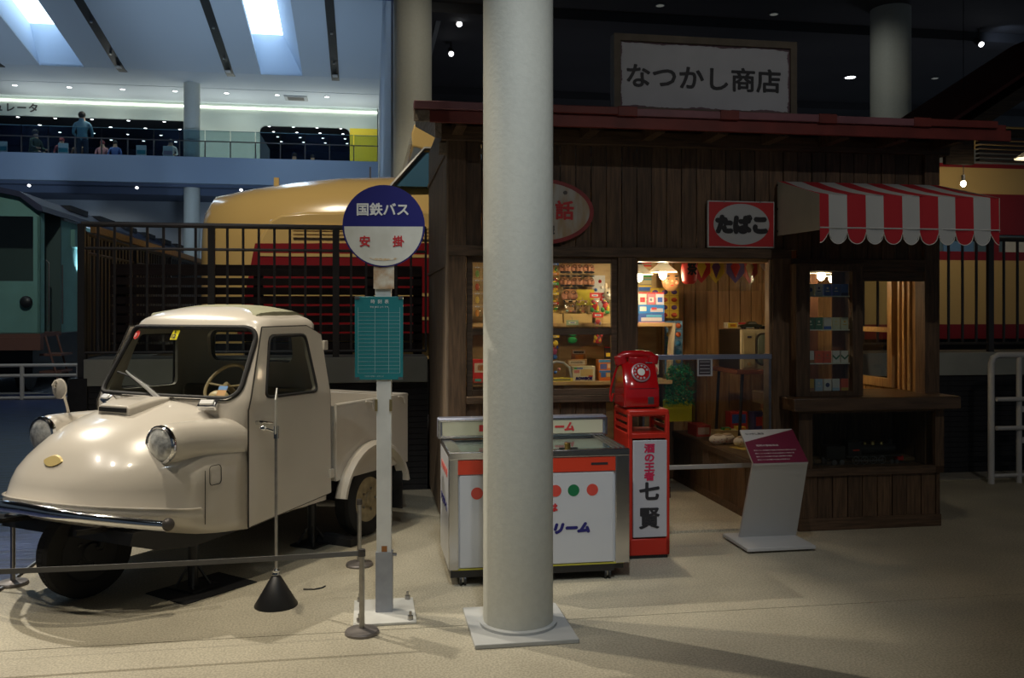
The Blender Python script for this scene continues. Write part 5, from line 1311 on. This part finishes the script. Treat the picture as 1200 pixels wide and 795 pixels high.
# ================================================================== DOORWAY BARRIER
br = gthing('acrylic_barrier', 'clear acrylic barrier with two metal rails across the shop doorway', 'barrier', 0, 0)
railm = mat('barrier rail', (.42, .44, .55), .35, .8)
box('top_rail', railm, br, 1.33, 2.27, -.105, -.085, 1.215, 1.25, .003); box('bottom_rail', mat('barrier rail pale', (.50, .48, .46), .4, .5), br, 1.33, 2.27, -.105, -.085, .455, .485, .003)
box('acrylic_sheet', acr_m, br, 1.33, 2.27, -.098, -.094, .485, 1.215)
for u in (1.33, 2.255): box('bracket', steel, br, u, u+.015, -.09, .0, .45, 1.25)
box('notice_card', mat('notice white', (.5, .5, .52), .5), br, 1.72, 1.83, -.108, -.099, 1.10, 1.22, label='small framed notice hung on the barrier')
box('notice_print', mat('notice dark', (.06, .05, .06), .5), br, 1.73, 1.815, -.110, -.108, 1.11, 1.212)
for k in range(4): box('notice_line', MATS['notice white'], br, 1.737, 1.808, -.1112, -.110, 1.125+k*.024, 1.129+k*.024)
# ================================================================== GOODS IN THE SHOP
def cm(c, r=.45): return mat('print %.2f %.2f %.2f' % c, c, r)
RED, YEL, BLU, GRN, WHT, ORG, PNK, BEI, BRN, BLK, LBL = (.55, .03, .03), (.75, .55, .04), (.04, .14, .50), (.05, .32, .08), (.62, .62, .58), (.65, .22, .03), (.60, .25, .28), (.48, .33, .14), (.22, .11, .05), (.02, .02, .02), (.25, .45, .65)
def shelf(u0, u1, v0, v1, z, label):
    o = box('shelf_board', shelfwood, None, u0, u1, v0, v1, z-.03, z, .002)
    return o
su = gthing('shelf_unit', 'light wooden shelf unit stocked with toys and sweets inside the shop', 'shelf', 0, 0)
for z in (.985, 1.455): box('shelf_board', shelfwood, su, .14, 1.93, 1.0, 1.42, z-.03, z, .003)
box('back_board', shelfwood, su, .14, 1.93, 1.42, 1.44, .1, 2.1); 
for u in (.14, 1.03, 1.62): box('divider', shelfwood, su, u, u+.018, 1.04, 1.42, .1, .955)
for u in (.14, 1.62): box('divider', shelfwood, su, u, u+.018, 1.04, 1.42, .985, 1.425)
MB().prism([(1.03, 1.455), (.99, 1.455), (.99, 1.42), (1.16, .62), (1.22, .62), (1.10, 1.42)], 1.93, 1.95, 'yz').obj('end_bracket', mat('pale end board', (.60, .52, .36), .5), su)
box('plinth', dwoodh, su, .14, 1.93, 1.05, 1.42, 0, .1)
def toybox(label, u, v, z, w_, h, d, main, prints, cat='toy box', tilt=0., group=None, rz=0.):
    t = gthing('toy_box', label, cat, u, v, z, group, rz)
    o = box('carton', cm(main), t, -w_/2, w_/2, 0, d, 0, h, .002)
    for (x0, x1, z0, z1, c) in prints: box('print', cm(c), o, -w_/2+x0*w_, -w_/2+x1*w_, -.0012, 0, z0*h, z1*h)
    if tilt: t.rotation_euler.x = tilt
    return t
plastic = thin_glass('clear plastic', (.92, .92, .88), 1.5, .12)
def bag(label, u, v, z, w_, h, header, items, hh=.03, cat='toy bag', group=None):
    """hanging clear bag: puffed sleeve, printed header card and the toys inside; z is its lower edge"""
    t = gthing('toy_bag', label, cat, u, v, z, group)
    hc_ = box('header_card', cm(header), t, -w_/2, w_/2, -.002, .002, h-hh, h); box('print', cm(WHT), hc_, -w_*.3, w_*.3, -.003, -.002, h-hh*.7, h-hh*.35); box('print', cm(BLU), hc_, -w_*.18, w_*.18, -.0036, -.003, h-hh*.6, h-hh*.45)
    rr = []
    for f_, dpt in ((0, .002), (.12, .012), (.5, .022), (.85, .012), (1, .002)):
        zz = (h-hh)*f_; n = 8; rr.append([(-w_/2+w_*i/n, -dpt*math.sin(math.pi*i/n)-.001, zz) for i in range(n+1)]+[(w_/2-w_*i/n, dpt*math.sin(math.pi*i/n)+.001, zz) for i in range(n+1)])
    MB().loft(rr, cap=True).obj('pouch', plastic, t)
    for q in range(0 if len(items) < 3 or cat == 'plain' else 9):
        c = items[q % len(items)][4]; MB().sphere((random.uniform(-.36, .36)*w_, random.uniform(-.006, .004), random.uniform(.1, .85)*(h-hh)), (random.uniform(.07, .13)*w_, .007, random.uniform(.03, .06)*h), 8, 5).obj('toy', cm(tuple(min(.8, max(.01, v_*random.choice((.6, 1, 1.3)))) for v_ in c)), t)
    for (x, zz, rx, rz_, c) in items: MB().sphere((x*w_, 0, zz*(h-hh)), (rx*w_, .009, rz_*h), 10, 7).obj('toy', cm(c), t)
    MB().tube([(0, 0, h), (0, .01, h+.02), (0, .03, h+.02)], .0015, 4).obj('hook', steel, t)
    return t
# cardboard trays on the upper shelf
for u, w_, lb in ((.965, .10, 'beige cardboard tray on the upper shelf beside the column'), (1.14, .235, 'wide beige cardboard tray on the upper shelf below the mouse toys'), (1.37, .17, 'beige cardboard tray on the upper shelf next to the door post'), (.55, .3, 'beige cardboard tray on the upper shelf at the window corner')):
    t = gthing('cardboard_tray', lb, 'tray', u, 1.02, 1.455)
    for a in ((-w_/2, w_/2, 0, .003, 0, .075), (-w_/2, w_/2, .12, .123, 0, .10), (-w_/2, -w_/2+.003, 0, .12, 0, .085), (w_/2-.003, w_/2, 0, .12, 0, .085), (-w_/2, w_/2, 0, .12, 0, .003)):
        box('side', cm((.58, .42, .18), .7), t, *a)
# moustache glasses on cards
def glasses(label, u, z, s_=1., v=1.16):
    t = gthing('moustache_glasses', label, 'toy', u, v, z, 'moustache glasses on the back board'); s_ *= 1.22
    MB().sphere((0, .012, .004*s_), (.042*s_, .012, .036*s_), 14, 8).obj('face_card', cm((.50, .26, .12)), t)
    MB().sphere((0, 0, 0), (.014*s_, .02, .022*s_), 10, 8).obj('nose', cm((.50, .25, .15)), t)
    for sx in (-1, 1):
        MB().tube([(sx*(.018+.012*math.cos(a))*s_, -.008, .018*s_+.009*s_*math.sin(a)) for a in [2*math.pi*k/12 for k in range(12)]], .0022, 5, closed=True).obj('rim', cm(BLK), t)
        MB().sphere((sx*.02*s_, -.008, .040*s_), (.02*s_, .006, .005*s_), 8, 5).obj('eyebrow', cm(BLK), t)
        MB().sphere((sx*.016*s_, -.012, -.024*s_), (.022*s_, .008, .008*s_), 8, 5).obj('moustache', cm(BLK), t)
        MB().sphere((sx*.024*s_, .004, .0), (.018*s_, .008, .02*s_), 8, 6).obj('cheek', cm((.48, .22, .14)), t)
for i, u in enumerate((1.065, 1.165, 1.265)): glasses('moustache glasses on a card in the upper row, %s' % ['beside the candy strips', 'middle of three', 'beside the dotted sheet'][i], u, 1.79)
glasses('large moustache glasses on a yellow card below the row of three', 1.105, 1.675, 1.35)
for i, u in enumerate((1.065, 1.165, 1.265)): glasses('moustache glasses almost cut off by the window top, %s' % ['beside the candy strips', 'middle of three', 'beside the dotted sheet'][i], u, 1.90)
o = gthing('yellow_card', 'plain yellow card hanging between the moustache glasses and dotted sheet', 'card', 1.245, 1.2, 1.60); box('card', cm((.70, .60, .05)), o, -.075, .075, 0, .003, 0, .13)
t = gthing('dotted_sheet', 'pale sheet with red, blue and green balls by the door post', 'toy sheet', 1.37, 1.24, 1.55)
box('sheet', cm((.40, .42, .44)), t, -.055, .055, 0, .003, 0, .30)
for k, (x, z, c) in enumerate(((.01, .25, RED), (-.025, .18, BLU), (-.02, .14, GRN), (.02, .10, RED), (-.02, .05, BLU), (.025, .2, WHT))): MB().sphere((x, -.004, z), (.014, .008, .014), 10, 6).obj('ball', cm(c), t)
t = gthing('animal_mask', 'white animal face mask hanging at the window edge by the door post', 'mask', 1.385, .98, 1.69)
MB().sphere((0, 0, 0), (.042, .02, .05)).obj('face', cm((.52, .46, .36)), t)
for sx in (-1, 1): MB().sphere((sx*.024, 0, .06), (.014, .008, .03)).obj('ear', cm((.50, .42, .30)), t); MB().sphere((sx*.015, -.02, .01), (.006, .004, .008)).obj('eye', cm(BLK), t)
MB().sphere((0, -.022, -.012), (.018, .008, .014)).obj('muzzle', cm(WHT), t)
# candy strips near the column
for i, z in enumerate((1.54, 1.62, 1.70, 1.78, 1.86)):
    bag('small colourful sweets bag, %s of the strip beside the column' % ['lowest', 'second from below', 'middle', 'fourth', 'topmost'][i], .965, 1.12, z, .075, .085, [RED, YEL, GRN, ORG, BLU][i], [(-.2, .4, .2, .12, [YEL, GRN, RED, BLU, ORG][i]), (.2, .45, .2, .14, [GRN, ORG, YEL, RED, GRN][i]), (0, .2, .22, .1, YEL)], .02)
# mouse toys in bags
for i, u in enumerate((1.085, 1.185)):
    t = bag('bag with a brown plush face toy in the tray, %s' % ['beside the column', 'beside the red headers'][i], u, 1.05, 1.50, .095, .14, BEI, [(0, .55, .34, .22, (.42, .26, .13)), (-.3, .95, .15, .09, (.42, .26, .13)), (.3, .95, .15, .09, (.42, .26, .13)), (0, .40, .15, .08, (.60, .20, .14)), (-.13, .66, .09, .06, WHT), (.13, .66, .09, .06, WHT), (0, .12, .28, .1, (.5, .4, .25))], .006)
    for sx in (-1, 1): MB().sphere((sx*.012, -.012, .092), (.005, .004, .006), 8, 6).obj('eye', cm(BLK), t)
# red header toy bags
fruit = [(-.15, .75, .22, .10, (.30, .04, .08)), (.05, .5, .30, .20, RED), (.25, .35, .15, .18, YEL), (-.25, .25, .2, .12, GRN), (.2, .1, .25, .08, GRN)]
bag('toy bag with red header card above the trays, beside the plush toys', 1.275, 1.0, 1.53, .085, .17, RED, fruit, .042)
bag('toy bag with red header card above the trays, beside the door post', 1.362, 1.0, 1.53, .085, .17, RED, fruit, .042)
bag('toy bag with red header hanging in front of the shelf edge', 1.285, .94, 1.27, .085, .27, RED, [(0, .85, .28, .08, (.5, .05, .06)), (.2, .8, .14, .06, (.25, .2, .3)), (-.1, .55, .25, .09, RED), (.2, .5, .2, .09, YEL), (.05, .2, .3, .1, RED), (-.2, .3, .18, .08, YEL)], .04)
bag('bag of green toy soldiers hanging in front of the shelf edge', 1.075, .94, 1.28, .10, .20, (.30, .42, .30), [(0, .25, .38, .14, (.02, .35, .10)), (.1, .6, .3, .14, (.05, .42, .15)), (-.15, .6, .22, .1, (.02, .30, .08))], .04)
bag('net bag of yellow sweets at the column edge of the lower window', .93, .94, 1.16, .075, .20, YEL, [(.1, .75, .3, .12, YEL), (0, .4, .3, .15, (.3, .05, .15)), (0, .15, .3, .1, BLU)], .02)
# lower shelf goods
toybox('cream box with blue lettering on the lower shelf behind the window', 1.19, 1.02, .985, .185, .12, .10, (.62, .60, .44), [(.05, .3, .55, .75, (.55, .2, .2)), (.35, .9, .35, .8, (.60, .45, .20)), (.05, .2, .8, .92, GRN), (.15, .45, .82, .9, BLU), (.7, .9, .3, .38, RED)])
tt_ = text('ROWBOE', .028, navy, bpy.data.objects['toy_box'], (0, -.002, .022), bold=.0025, ext=.0005, shear=.2)
toybox('snack pouch with brown top leaning behind the cream box', 1.16, 1.14, .985, .17, .17, .03, (.42, .26, .12), [(.1, .9, .75, .95, (.55, .5, .4)), (.2, .8, .8, .9, BLK), (.3, .8, .45, .7, ORG)], 'snack')
toybox('brown snack pouch standing topmost behind the cream box', 1.20, 1.24, .985, .12, .245, .03, (.38, .18, .06), [(.05, .95, .86, .98, (.45, .42, .36)), (.15, .85, .88, .95, BLK), (.25, .8, .6, .82, ORG)], 'snack')
toybox('orange and blue snack box on the lower shelf beside the door post', 1.385, 1.02, .985, .135, .085, .08, (.62, .20, .04), [(0, 1, .8, 1, (.06, .22, .55)), (.1, .4, .35, .8, (.05, .15, .45)), (.45, .9, .4, .75, (.60, .45, .2)), (.05, .95, .05, .25, (.70, .15, .03))], 'snack')
toybox('second orange and blue snack box stacked on the first', 1.39, 1.06, 1.07, .135, .085, .08, (.60, .20, .05), [(0, 1, .75, 1, (.08, .30, .60)), (.1, .5, .1, .6, (.10, .15, .45)), (.55, .9, .2, .6, (.7, .5, .3))], 'snack')
toybox('small black box with yellow picture at the lower shelf end', 1.43, 1.16, 1.155, .06, .10, .02, BLK, [(.2, .8, .2, .5, YEL), (0, 1, .92, 1, RED)])
toybox('flat yellow box on the lower shelf beside the column', 1.0, 1.02, .985, .20, .028, .10, (.72, .60, .08), [(.1, .9, .3, .7, (.12, .15, .1))])
t = gthing('toy_arch', 'pale blue curved toy handle over the flat yellow box', 'toy', 1.0, 1.06, 1.013)
MB().tube([(-.09, 0, .11), (-.03, 0, .13), (.03, 0, .12), (.08, 0, .08), (.095, 0, 0)], .010, 8).obj('arch', cm((.45, .5, .58)), t)
for k, c in enumerate((RED, BLU, PNK)): MB().sphere((-.07+k*.03, -.01, .02+k*.025), .014, 8, 6).obj('bead', cm(c), t)
# window corner past the column
for k in range(4):
    for q in range(3):
        bag('small %s sweets bag in the narrow window strip, %s column from the corner post' % (['orange', 'gold', 'red', 'green'][k], ['first', 'second', 'third'][q]), .27+q*.062, 1.1-.04*k*0, 1.50+k*.105, .056, .095, (.30, .25, .2), [(0, .45, .3, .3, [(.60, .25, .04), (.65, .5, .12), (.55, .12, .06), (.2, .4, .12)][k])], .015, group='sweets bags in the narrow window strip')
toybox('red box with white oval on the lower shelf at the window corner', .345, 1.0, 1.02, .12, .15, .05, RED, [(.1, .9, .3, .8, (.62, .55, .5)), (.3, .8, .4, .7, ORG)])
toybox('red and teal box lying on the lower shelf at the window corner', .35, .98, .985, .13, .035, .10, (.5, .08, .05), [(.1, .5, .3, .9, (.1, .4, .4)), (.6, .9, .2, .8, WHT)])
for k in range(4): toybox('sweets box on the lower shelf hidden behind the column, %s' % ['red', 'yellow', 'green', 'blue'][k], .5+k*.11, 1.05, .985, .09, .14+.02*(k % 2), .08, [RED, YEL, GRN, BLU][k], [(.2, .8, .3, .7, WHT)])
# doorway shelf: printed sheets, cards and boxes
t = gthing('candy_rack', 'rack of small striped sweets sheets hanging above the blue boxes', 'rack', 1.755, 1.36, 1.60)
box('backing', cm((.30, .26, .16)), t, -.13, .115, 0, .004, 0, .42)
for r_ in range(7):
    for q in range(2):
        c = [GRN, (.35, .42, .30), BLU, (.50, .45, .25), GRN, (.55, .40, .2), RED][r_]
        box('sweets_sheet', cm(c), t, -.12+q*.118, -.01+q*.118, -.012, -.004, .01+r_*.058, .055+r_*.058); box('header_strip', cm([WHT, RED, YEL, (.1, .3, .3), WHT, RED, ORG][r_]), t, -.12+q*.118, -.01+q*.118, -.014, -.012, .042+r_*.058, .055+r_*.058)
for k, (lb, mc, pr) in enumerate((('lower blue toy plane box on the upper shelf in the doorway', (.05, .12, .42), [(.1, .9, .2, .6, (.55, .55, .6)), (.3, .9, .65, .9, (.1, .4, .6)), (.0, 1, 0, .1, (.6, .3, .3))]), ('upper blue toy plane box stacked on the lower one', (.03, .20, .55), [(.05, .3, .3, .8, WHT), (.45, .95, .2, .6, (.45, .45, .5)), (.5, .7, .4, .7, RED)]))):
    toybox(lb, 1.76, 1.03, 1.455+k*.075, .22, .073, .14, mc, pr)
for k, (c, p) in enumerate((((.60, .55, .5), RED), ((.55, .15, .2), WHT), ((.5, .52, .6), BLU))):
    toybox('upright toy card on the blue boxes, %s' % ['with red print, beside the post', 'pink one in the middle', 'with blue print, beside the gold sheet'][k], 1.69+k*.075, 1.05, 1.605, .068, .10, .012, c, [(.2, .8, .2, .6, p), (0, 1, .88, 1, RED), (.3, .6, .3, .5, (.1, .1, .2))], 'toy card')
def toysheet(label, u, v, z, cols, rws, cw_, ch, base, cf):
    t = gthing('toy_sheet', label, 'toy sheet', u, v, z)
    bk = box('sheet', cm(base), t, -cols*cw_/2, cols*cw_/2, 0, .003, 0, rws*ch)
    for r_ in range(rws):
        for q in range(cols):
            c1, c2 = cf(q, r_); x = -cols*cw_/2+(q+.5)*cw_; zz = (r_+.5)*ch
            p_ = box('blister_card', cm(c1), t, x-cw_*.46, x+cw_*.46, -.003, 0, zz-ch*.46, zz+ch*.46)
            MB().sphere((x, -.006, zz-.004), (cw_*.32, .008, ch*.30), 10, 6).obj('toy', cm(c2), p_)
    return t
toysheet('gold sheet of round spinning toys hanging beside the mask', 1.97, 1.32, 1.49, 3, 4, .085, .065, (.40, .28, .04), lambda q, r: ((.58, .42, .05), (.50, .08, .03) if r % 2 == 0 else (.10, .05, .20)))
toysheet('long blue sheet of coloured bubble toys hanging under the gold sheet', 2.03, 1.26, 1.02, 2, 6, .08, .075, (.06, .14, .30), lambda q, r: ((.12, .25, .40), [(.60, .15, .05), (.05, .35, .12), (.65, .45, .08), (.05, .25, .50)][(q*2+r//2) % 4]))
toysheet('white price card sheet under the shelf by the payphone', 1.82, 1.2, 1.02, 2, 2, .06, .085, (.55, .5, .42), lambda q, r: ((.60, .58, .52), (.5, .08, .08)))
t = gthing('green_tinsel_bag', 'bag of dark green tinsel over bright yellow card hanging behind the barrier', 'toy bag', 2.0, 1.05, .64)
box('card', cm((.90, .82, .03)), t, -.125, .125, .03, .034, 0, .18)
b = MB()
for k in range(900):
    a = random.uniform(-.12, .12); zz = random.uniform(.14, .46); l_ = random.uniform(.02, .045); an = random.uniform(0, 6.28)
    if abs(a) > .12-.25*max(0, zz-.33): continue
    b.add([(a, random.uniform(-.03, .03), zz), (a+l_*math.cos(an), random.uniform(-.04, 0), zz+l_*math.sin(an)), (a+.008, 0, zz+.008)], [(0, 1, 2)])
tag(b.obj('tinsel', mat('tinsel green', (.04, .33, .14), .25, .1), t), kind='stuff')
MB().loft([[(-.13, .03, z), (-.13, -.03*s_, z), (.13, -.03*s_, z), (.13, .03, z)] for z, s_ in ((.0, .3), (.1, .8), (.3, 1.3), (.44, .6), (.5, .1))]).obj('pouch', plastic, t)
# round face mask
mk = gthing('face_mask', 'round smiling face mask with painted black brows beside the gold sheet', 'mask', 1.905, .97, 1.80)
MB().sphere((0, 0, 0), (.082, .035, .088), 24, 14).obj('face', cm((.32, .17, .07)), mk)
for sx in (-1, 1):
    MB().sphere((sx*.034, -.031, .012), (.010, .004, .005)).obj('eye', cm(BLK), mk); MB().sphere((sx*.036, -.029, .036), (.018, .005, .007)).obj('eyebrow', cm(BLK), mk); MB().sphere((sx*.04, -.028, -.02), (.018, .008, .014)).obj('cheek', cm((.62, .25, .14)), mk)
MB().sphere((0, -.036, -.006), (.010, .008, .010)).obj('nose', cm((.6, .34, .2)), mk); MB().sphere((0, -.030, -.040), (.016, .006, .006)).obj('mouth', cm(RED), mk)
# red lantern-like paper with black strokes and row of plastic wrapped kites
t = gthing('paper_lantern', 'red paper lantern with black painted strokes at the doorway top', 'lantern', 1.905, .55, 1.76)
MB().lathe([(.035, 0), (.055, .02), (.062, .09), (.06, .17), (.045, .22)], n=20).obj('paper', cm((.60, .04, .03)), t)
text('祭', .10, ink, t, (0, -.064, .12), bold=.004, sx=.7)
kc = [(RED, YEL), (YEL, (.15, .06, .2)), ((.15, .1, .3), RED), (RED, (.5, .3, .1)), ((.50, .4, .4), RED)]
for k, u in enumerate((2.03, 2.17, 2.31, 2.45, 2.59)):
    t = gthing('wrapped_kite', 'paper kite in clear plastic hanging from the shop ceiling, %s' % ['beside the red lantern', 'second from the red lantern', 'middle of five', 'fourth from the red lantern', 'at the doorway end'][k], 'kite', u, .62+.05*(k % 2), 1.74 if k < 4 else 1.80, rz=.2*(k % 2))
    a, c = kc[k]; h_ = .26 if k < 4 else .2
    MB().prism([(-.075, .11), (0, .0+.03), (.075, .11), (.07, h_), (-.07, h_)], 0, .003).obj('kite_paper', cm(a), t); MB().prism([(-.04, .16), (0, .07), (.04, .16), (0, .22)], -.003, 0).obj('print', cm(c), t); MB().prism([(-.05, .2), (-.01, .18), (-.02, .24)], -.003, 0).obj('print', cm(YEL), t); MB().prism([(.05, .2), (.01, .18), (.02, .24)], -.003, 0).obj('print', cm(BLU), t)
    MB().loft([[(-.085, -.012*s_, z), (-.03, -.02*s_, z), (.03, -.014*s_, z), (.085, -.01*s_, z), (.085, .008, z), (-.085, .008, z)] for z, s_ in ((-.03, .2), (.05, 1.1), (.12, .6), (.2, 1.2), (h_, .3))]).obj('plastic_sleeve', plastic, t)
    MB().cyl((0, 0, h_), (0, 0, 2.42-t.location.z), .0015, n=4).obj('string', steel, t)
# television on its table
tv = gthing('television', 'old beige television set with rounded screen on a low table', 'television', 2.55, .98, 1.065)
box('cabinet', cm((.030, .022, .018)), tv, -.03, .42, .03, .50, 0, .33, .01)
fr_ = box('front_frame', cm((.50, .44, .28)), tv, -.035, .42, -.0, .035, 0, .335, .008)
MB().box(-.02, .085, -.008, 0, .02, .31).obj('control_panel', cm((.48, .42, .24)), tv, bev=.003)
MB().loft([[(x, y, z) for x, z in rrect(.235, .17, .27*s_, .25*s_, .05*s_)] for y, s_ in ((-.002, 1.0), (-.014, .93), (-.022, .7), (-.026, .3))]).obj('screen', mat('tube glass', (.15, .19, .15), .15, coat=.8), tv)
MB().tube([(x, -.004, z) for x, z in rrect(.235, .17, .28, .26, .055)], .008, 6, closed=True).obj('screen_bezel', cm((.06, .05, .04)), tv)
box('badge', cm((.05, .05, .08)), tv, .015, .05, -.012, -.008, .265, .28); MB().cyl((.03, -.008, .05), (.03, -.02, .05), .014, n=14).obj('knob', cm(BEI), tv)
tb_ = gthing('low_table', 'reddish wooden table carrying the television', 'table', 2.60, .95, .455)
box('table_top', mat('table wood', (.22, .075, .035), .4), tb_, -.14, .42, 0, .6, .575, .61, .006)
for x, y in ((-.07, .04), (.36, .04), (-.07, .54), (.36, .54)): MB().tube([(x, y, .58), (x+(.03 if x > 0 else -.03), y, 0)], .014, 8).obj('leg', black, tb_)
toybox('long red and yellow toy box lying on the television', 2.68, 1.36, 1.401, .26, .052, .08, (.55, .48, .35), [(.04, .35, .1, .9, YEL), (.1, .3, .3, .7, RED), (.4, 1, .7, 1, RED), (.45, .9, .1, .6, (.2, .35, .5))])
def toycar(label, u, v, z, c, roofc, L_=.17, wagon=False, rz=0.):
    t = gthing('toy_car', label, 'toy car', u, v, z, None, rz)
    p = [(-.5, .10), (-.5, .22), (-.42, .27), (-.20, .29), (-.10, .45), (.18 if not wagon else .42, .46), (.30 if not wagon else .48, .30), (.48, .27), (.5, .2), (.5, .10)]
    rr = [[(x*L_, y, z_*L_*.72) for x, z_ in p] for y in (-.032, .032)]
    MB().loft(rr).obj('body', mat('toy paint %.2f' % c[0], c, .25, .3, coat=.5), t, bev=.004)
    MB().prism([(-.17*L_, .215*L_), (-.09*L_, .30*L_), (.17*L_ if not wagon else .40*L_, .31*L_), (.26*L_ if not wagon else .44*L_, .22*L_)], -.0335, .0335).obj('windows', cm(roofc), t)
    for x in (-.30, .30):
        for y in (-.033, .025): MB().cyl((x*L_, y, .014), (x*L_, y+.008, .014), .014, n=14).obj('wheel', black, t)
    box('bumper', chrome, t, -.51*L_, -.49*L_, -.03, .03, .012, .022)
    return t
toycar('dark green toy saloon car on top of the television', 2.66, 1.13, 1.401, (.05, .06, .045), (.12, .12, .10), .19, rz=-.1)
toycar('cream toy estate car on the television beyond the green one', 2.83, 1.14, 1.401, (.55, .45, .25), (.10, .08, .06), .17, True, rz=-.15)
# on the raised platform
t = gthing('goods_basket', 'wire basket holding a brown paper packet on the platform', 'basket', 2.80, 1.0, .69)
MB().tube([(-.11+.22*k/1.0 if False else .11*math.cos(a), .09*math.sin(a), .05) for k, a in enumerate([2*math.pi*i/20 for i in range(20)])], .004, 6, closed=True).obj('rim', gold, t)
MB().lathe([(.02, 0), (.07, .004), (.10, .05)], n=20, cap=False).obj('bowl', cm((.45, .30, .08)), t); box('packet', cm((.16, .05, .02)), t, -.09, .08, -.04, .05, .04, .13, .01)
for k in range(4): MB().sphere((-.05+k*.035, -.05, .045), .02, 8, 6).obj('sweet', cm([(.6, .5, .3), WHT, (.5, .35, .1), PNK][k]), t)
for args in (('red and blue sweets box standing at the back of the platform', 2.72, 1.5, .455, .16, .20, .12, RED, [(.1, .9, .5, .9, BLU), (.2, .6, .2, .4, YEL)]),
             ('dark blue patterned box standing beside the red one at the platform back', 2.93, 1.45, .455, .18, .20, .12, (.06, .06, .22), [(.1, .5, .4, .8, RED), (.55, .9, .2, .7, (.3, .2, .1))]),
             ('red striped box under the wire basket', 2.82, .95, .455, .16, .22, .12, (.38, .06, .03), [(.1, .2, 0, 1, WHT), (.4, .5, 0, 1, ORG), (.7, .8, 0, 1, WHT)]),
             ('open red box lying at the far end of the platform ledge', 2.36, 1.42, .455, .13, .10, .22, (.45, .04, .03), [(.1, .9, .2, .8, (.55, .4, .3))]),
             ('long cream carton on the platform ledge', 2.52, 1.16, .455, .30, .085, .12, (.58, .46, .22), [(.0, 1, .9, 1, (.5, .38, .18))])):
    toybox(*args)
toybox('small green packet lying in the cream carton', 2.48, 1.19, .535, .07, .025, .06, GRN, [(.2, .8, .3, .8, YEL)]); toybox('small yellow packet standing in the cream carton', 2.61, 1.19, .535, .08, .03, .04, YEL, [(.2, .8, .3, .8, ORG)])
def face(label, u, v, z, rz):
    t = gthing('paper_mask', label, 'mask', u, v, z, None, rz)
    m_ = MB().sphere((0, 0, 0), (.072, .05, .042), 20, 12).obj('face', cm((.78, .73, .66)), t, loc=(0, 0, .04))
    for sx in (-1, 1): MB().sphere((sx*.024, -.042, .046), (.010, .004, .004)).obj('eye', cm(BLK), t); MB().sphere((sx*.03, -.036, .03), (.012, .008, .009)).obj('cheek', cm((.65, .38, .3)), t)
    MB().sphere((0, -.045, .028), (.006, .004, .004)).obj('mouth', cm(RED), t); MB().sphere((0, .0, .075), (.04, .035, .012)).obj('brow', cm((.5, .4, .3)), t)
face('white paper face mask lying on the platform ledge', 2.31, .98, .455, -.3); face('second white face mask lying against the first', 2.40, 1.0, .455, .2)
face('small face mask on a yellow card half behind the information stand', 2.44, .80, .458, .1)
o = box('yellow_card', cm((.62, .50, .12)), None, -.09, .10, -.08, .08, 0, .004); gsingle(o, 2.45, .76, .455, .3); tag(o, 'yellow card lying on the platform ledge behind the information stand', 'card')
# showcase goods: black model steam locomotive and a small dark camera
lo = gthing('model_locomotive', 'black model steam locomotive in the showcase under the counter', 'model train', 3.14, .12, .42)
MB().cyl((-.08, 0, .105), (.20, 0, .105), .038, n=20).obj('boiler', black, lo)
box('cab', black, lo, -.19, -.08, -.045, .045, .06, .17, .004); box('cab_roof', black, lo, -.20, -.07, -.052, .052, .17, .178, .003); box('running_board', dsteel, lo, -.2, .24, -.05, .05, .056, .062)
box('tender', black, lo, -.36, -.21, -.045, .045, .04, .14, .004)
for x, r_, h_ in ((.17, .014, .045), (.10, .018, .022), (.03, .018, .028), (-.03, .012, .02)): MB().lathe([(r_, .138), (r_*.8, .14+h_*.7), (r_*1.1, .14+h_)], (x, 0, 0), n=12).obj('dome' if x != .17 else 'chimney', gold if x in (.10, -.03, .03) else black, lo)
for x in (-.13, -.06, .01, .08):
    wv = MB().tube([(x+.028*math.cos(a), -.048, .032+.028*math.sin(a)) for a in [2*math.pi*i/16 for i in range(16)]], .004, 5, closed=True).obj('driving_wheel', steel, lo)
    for a in (0, 1.05, 2.1): MB().cyl((x-.026*math.cos(a), -.047, .032-.026*math.sin(a)), (x+.026*math.cos(a), -.047, .032+.026*math.sin(a)), .0018, n=4).obj('spoke', steel, wv)
for x in (.16, .2): MB().cyl((x, -.05, .016), (x, -.04, .016), .016, n=14).obj('pilot_wheel', steel, lo)
box('coupling_rod', steel, lo, -.13, .09, -.054, -.051, .026, .033); box('number_plate', cm((.45, .04, .02)), lo, -.15, -.10, -.047, -.045, .10, .112); box('pilot', cm((.5, .03, .03)), lo, .21, .26, -.04, .04, .02, .055, .004)
for x in (-.3, -.24): MB().cyl((x, -.05, .02), (x, -.04, .02), .02, n=14).obj('tender_wheel', steel, lo)
box('track', dsteel, lo, -.4, .3, -.04, .04, 0, .006)
t = gthing('small_camera', 'small old camera in the showcase beside the model locomotive', 'camera', 2.80, .12, .42)
box('body', dsteel, t, -.04, .04, -.02, .02, 0, .055, .006); MB().cyl((0, -.02, .028), (0, -.045, .028), .02, n=18).obj('lens', chrome, t); box('viewfinder', steel, t, -.012, .012, -.012, .012, .055, .072, .003)
t = gthing('wire_toy', 'small dark wire toy at the counter end of the showcase', 'toy', 2.64, .05, .42)
MB().tube([(.03*math.cos(a), 0, .035+.03*math.sin(a)) for a in [2*math.pi*i/16 for i in range(16)]], .003, 5, closed=True).obj('hoop', dsteel, t); MB().tube([(-.05, 0, .004), (.0, -.02, .05), (.06, 0, .004)], .003, 5).obj('legs', dsteel, t)
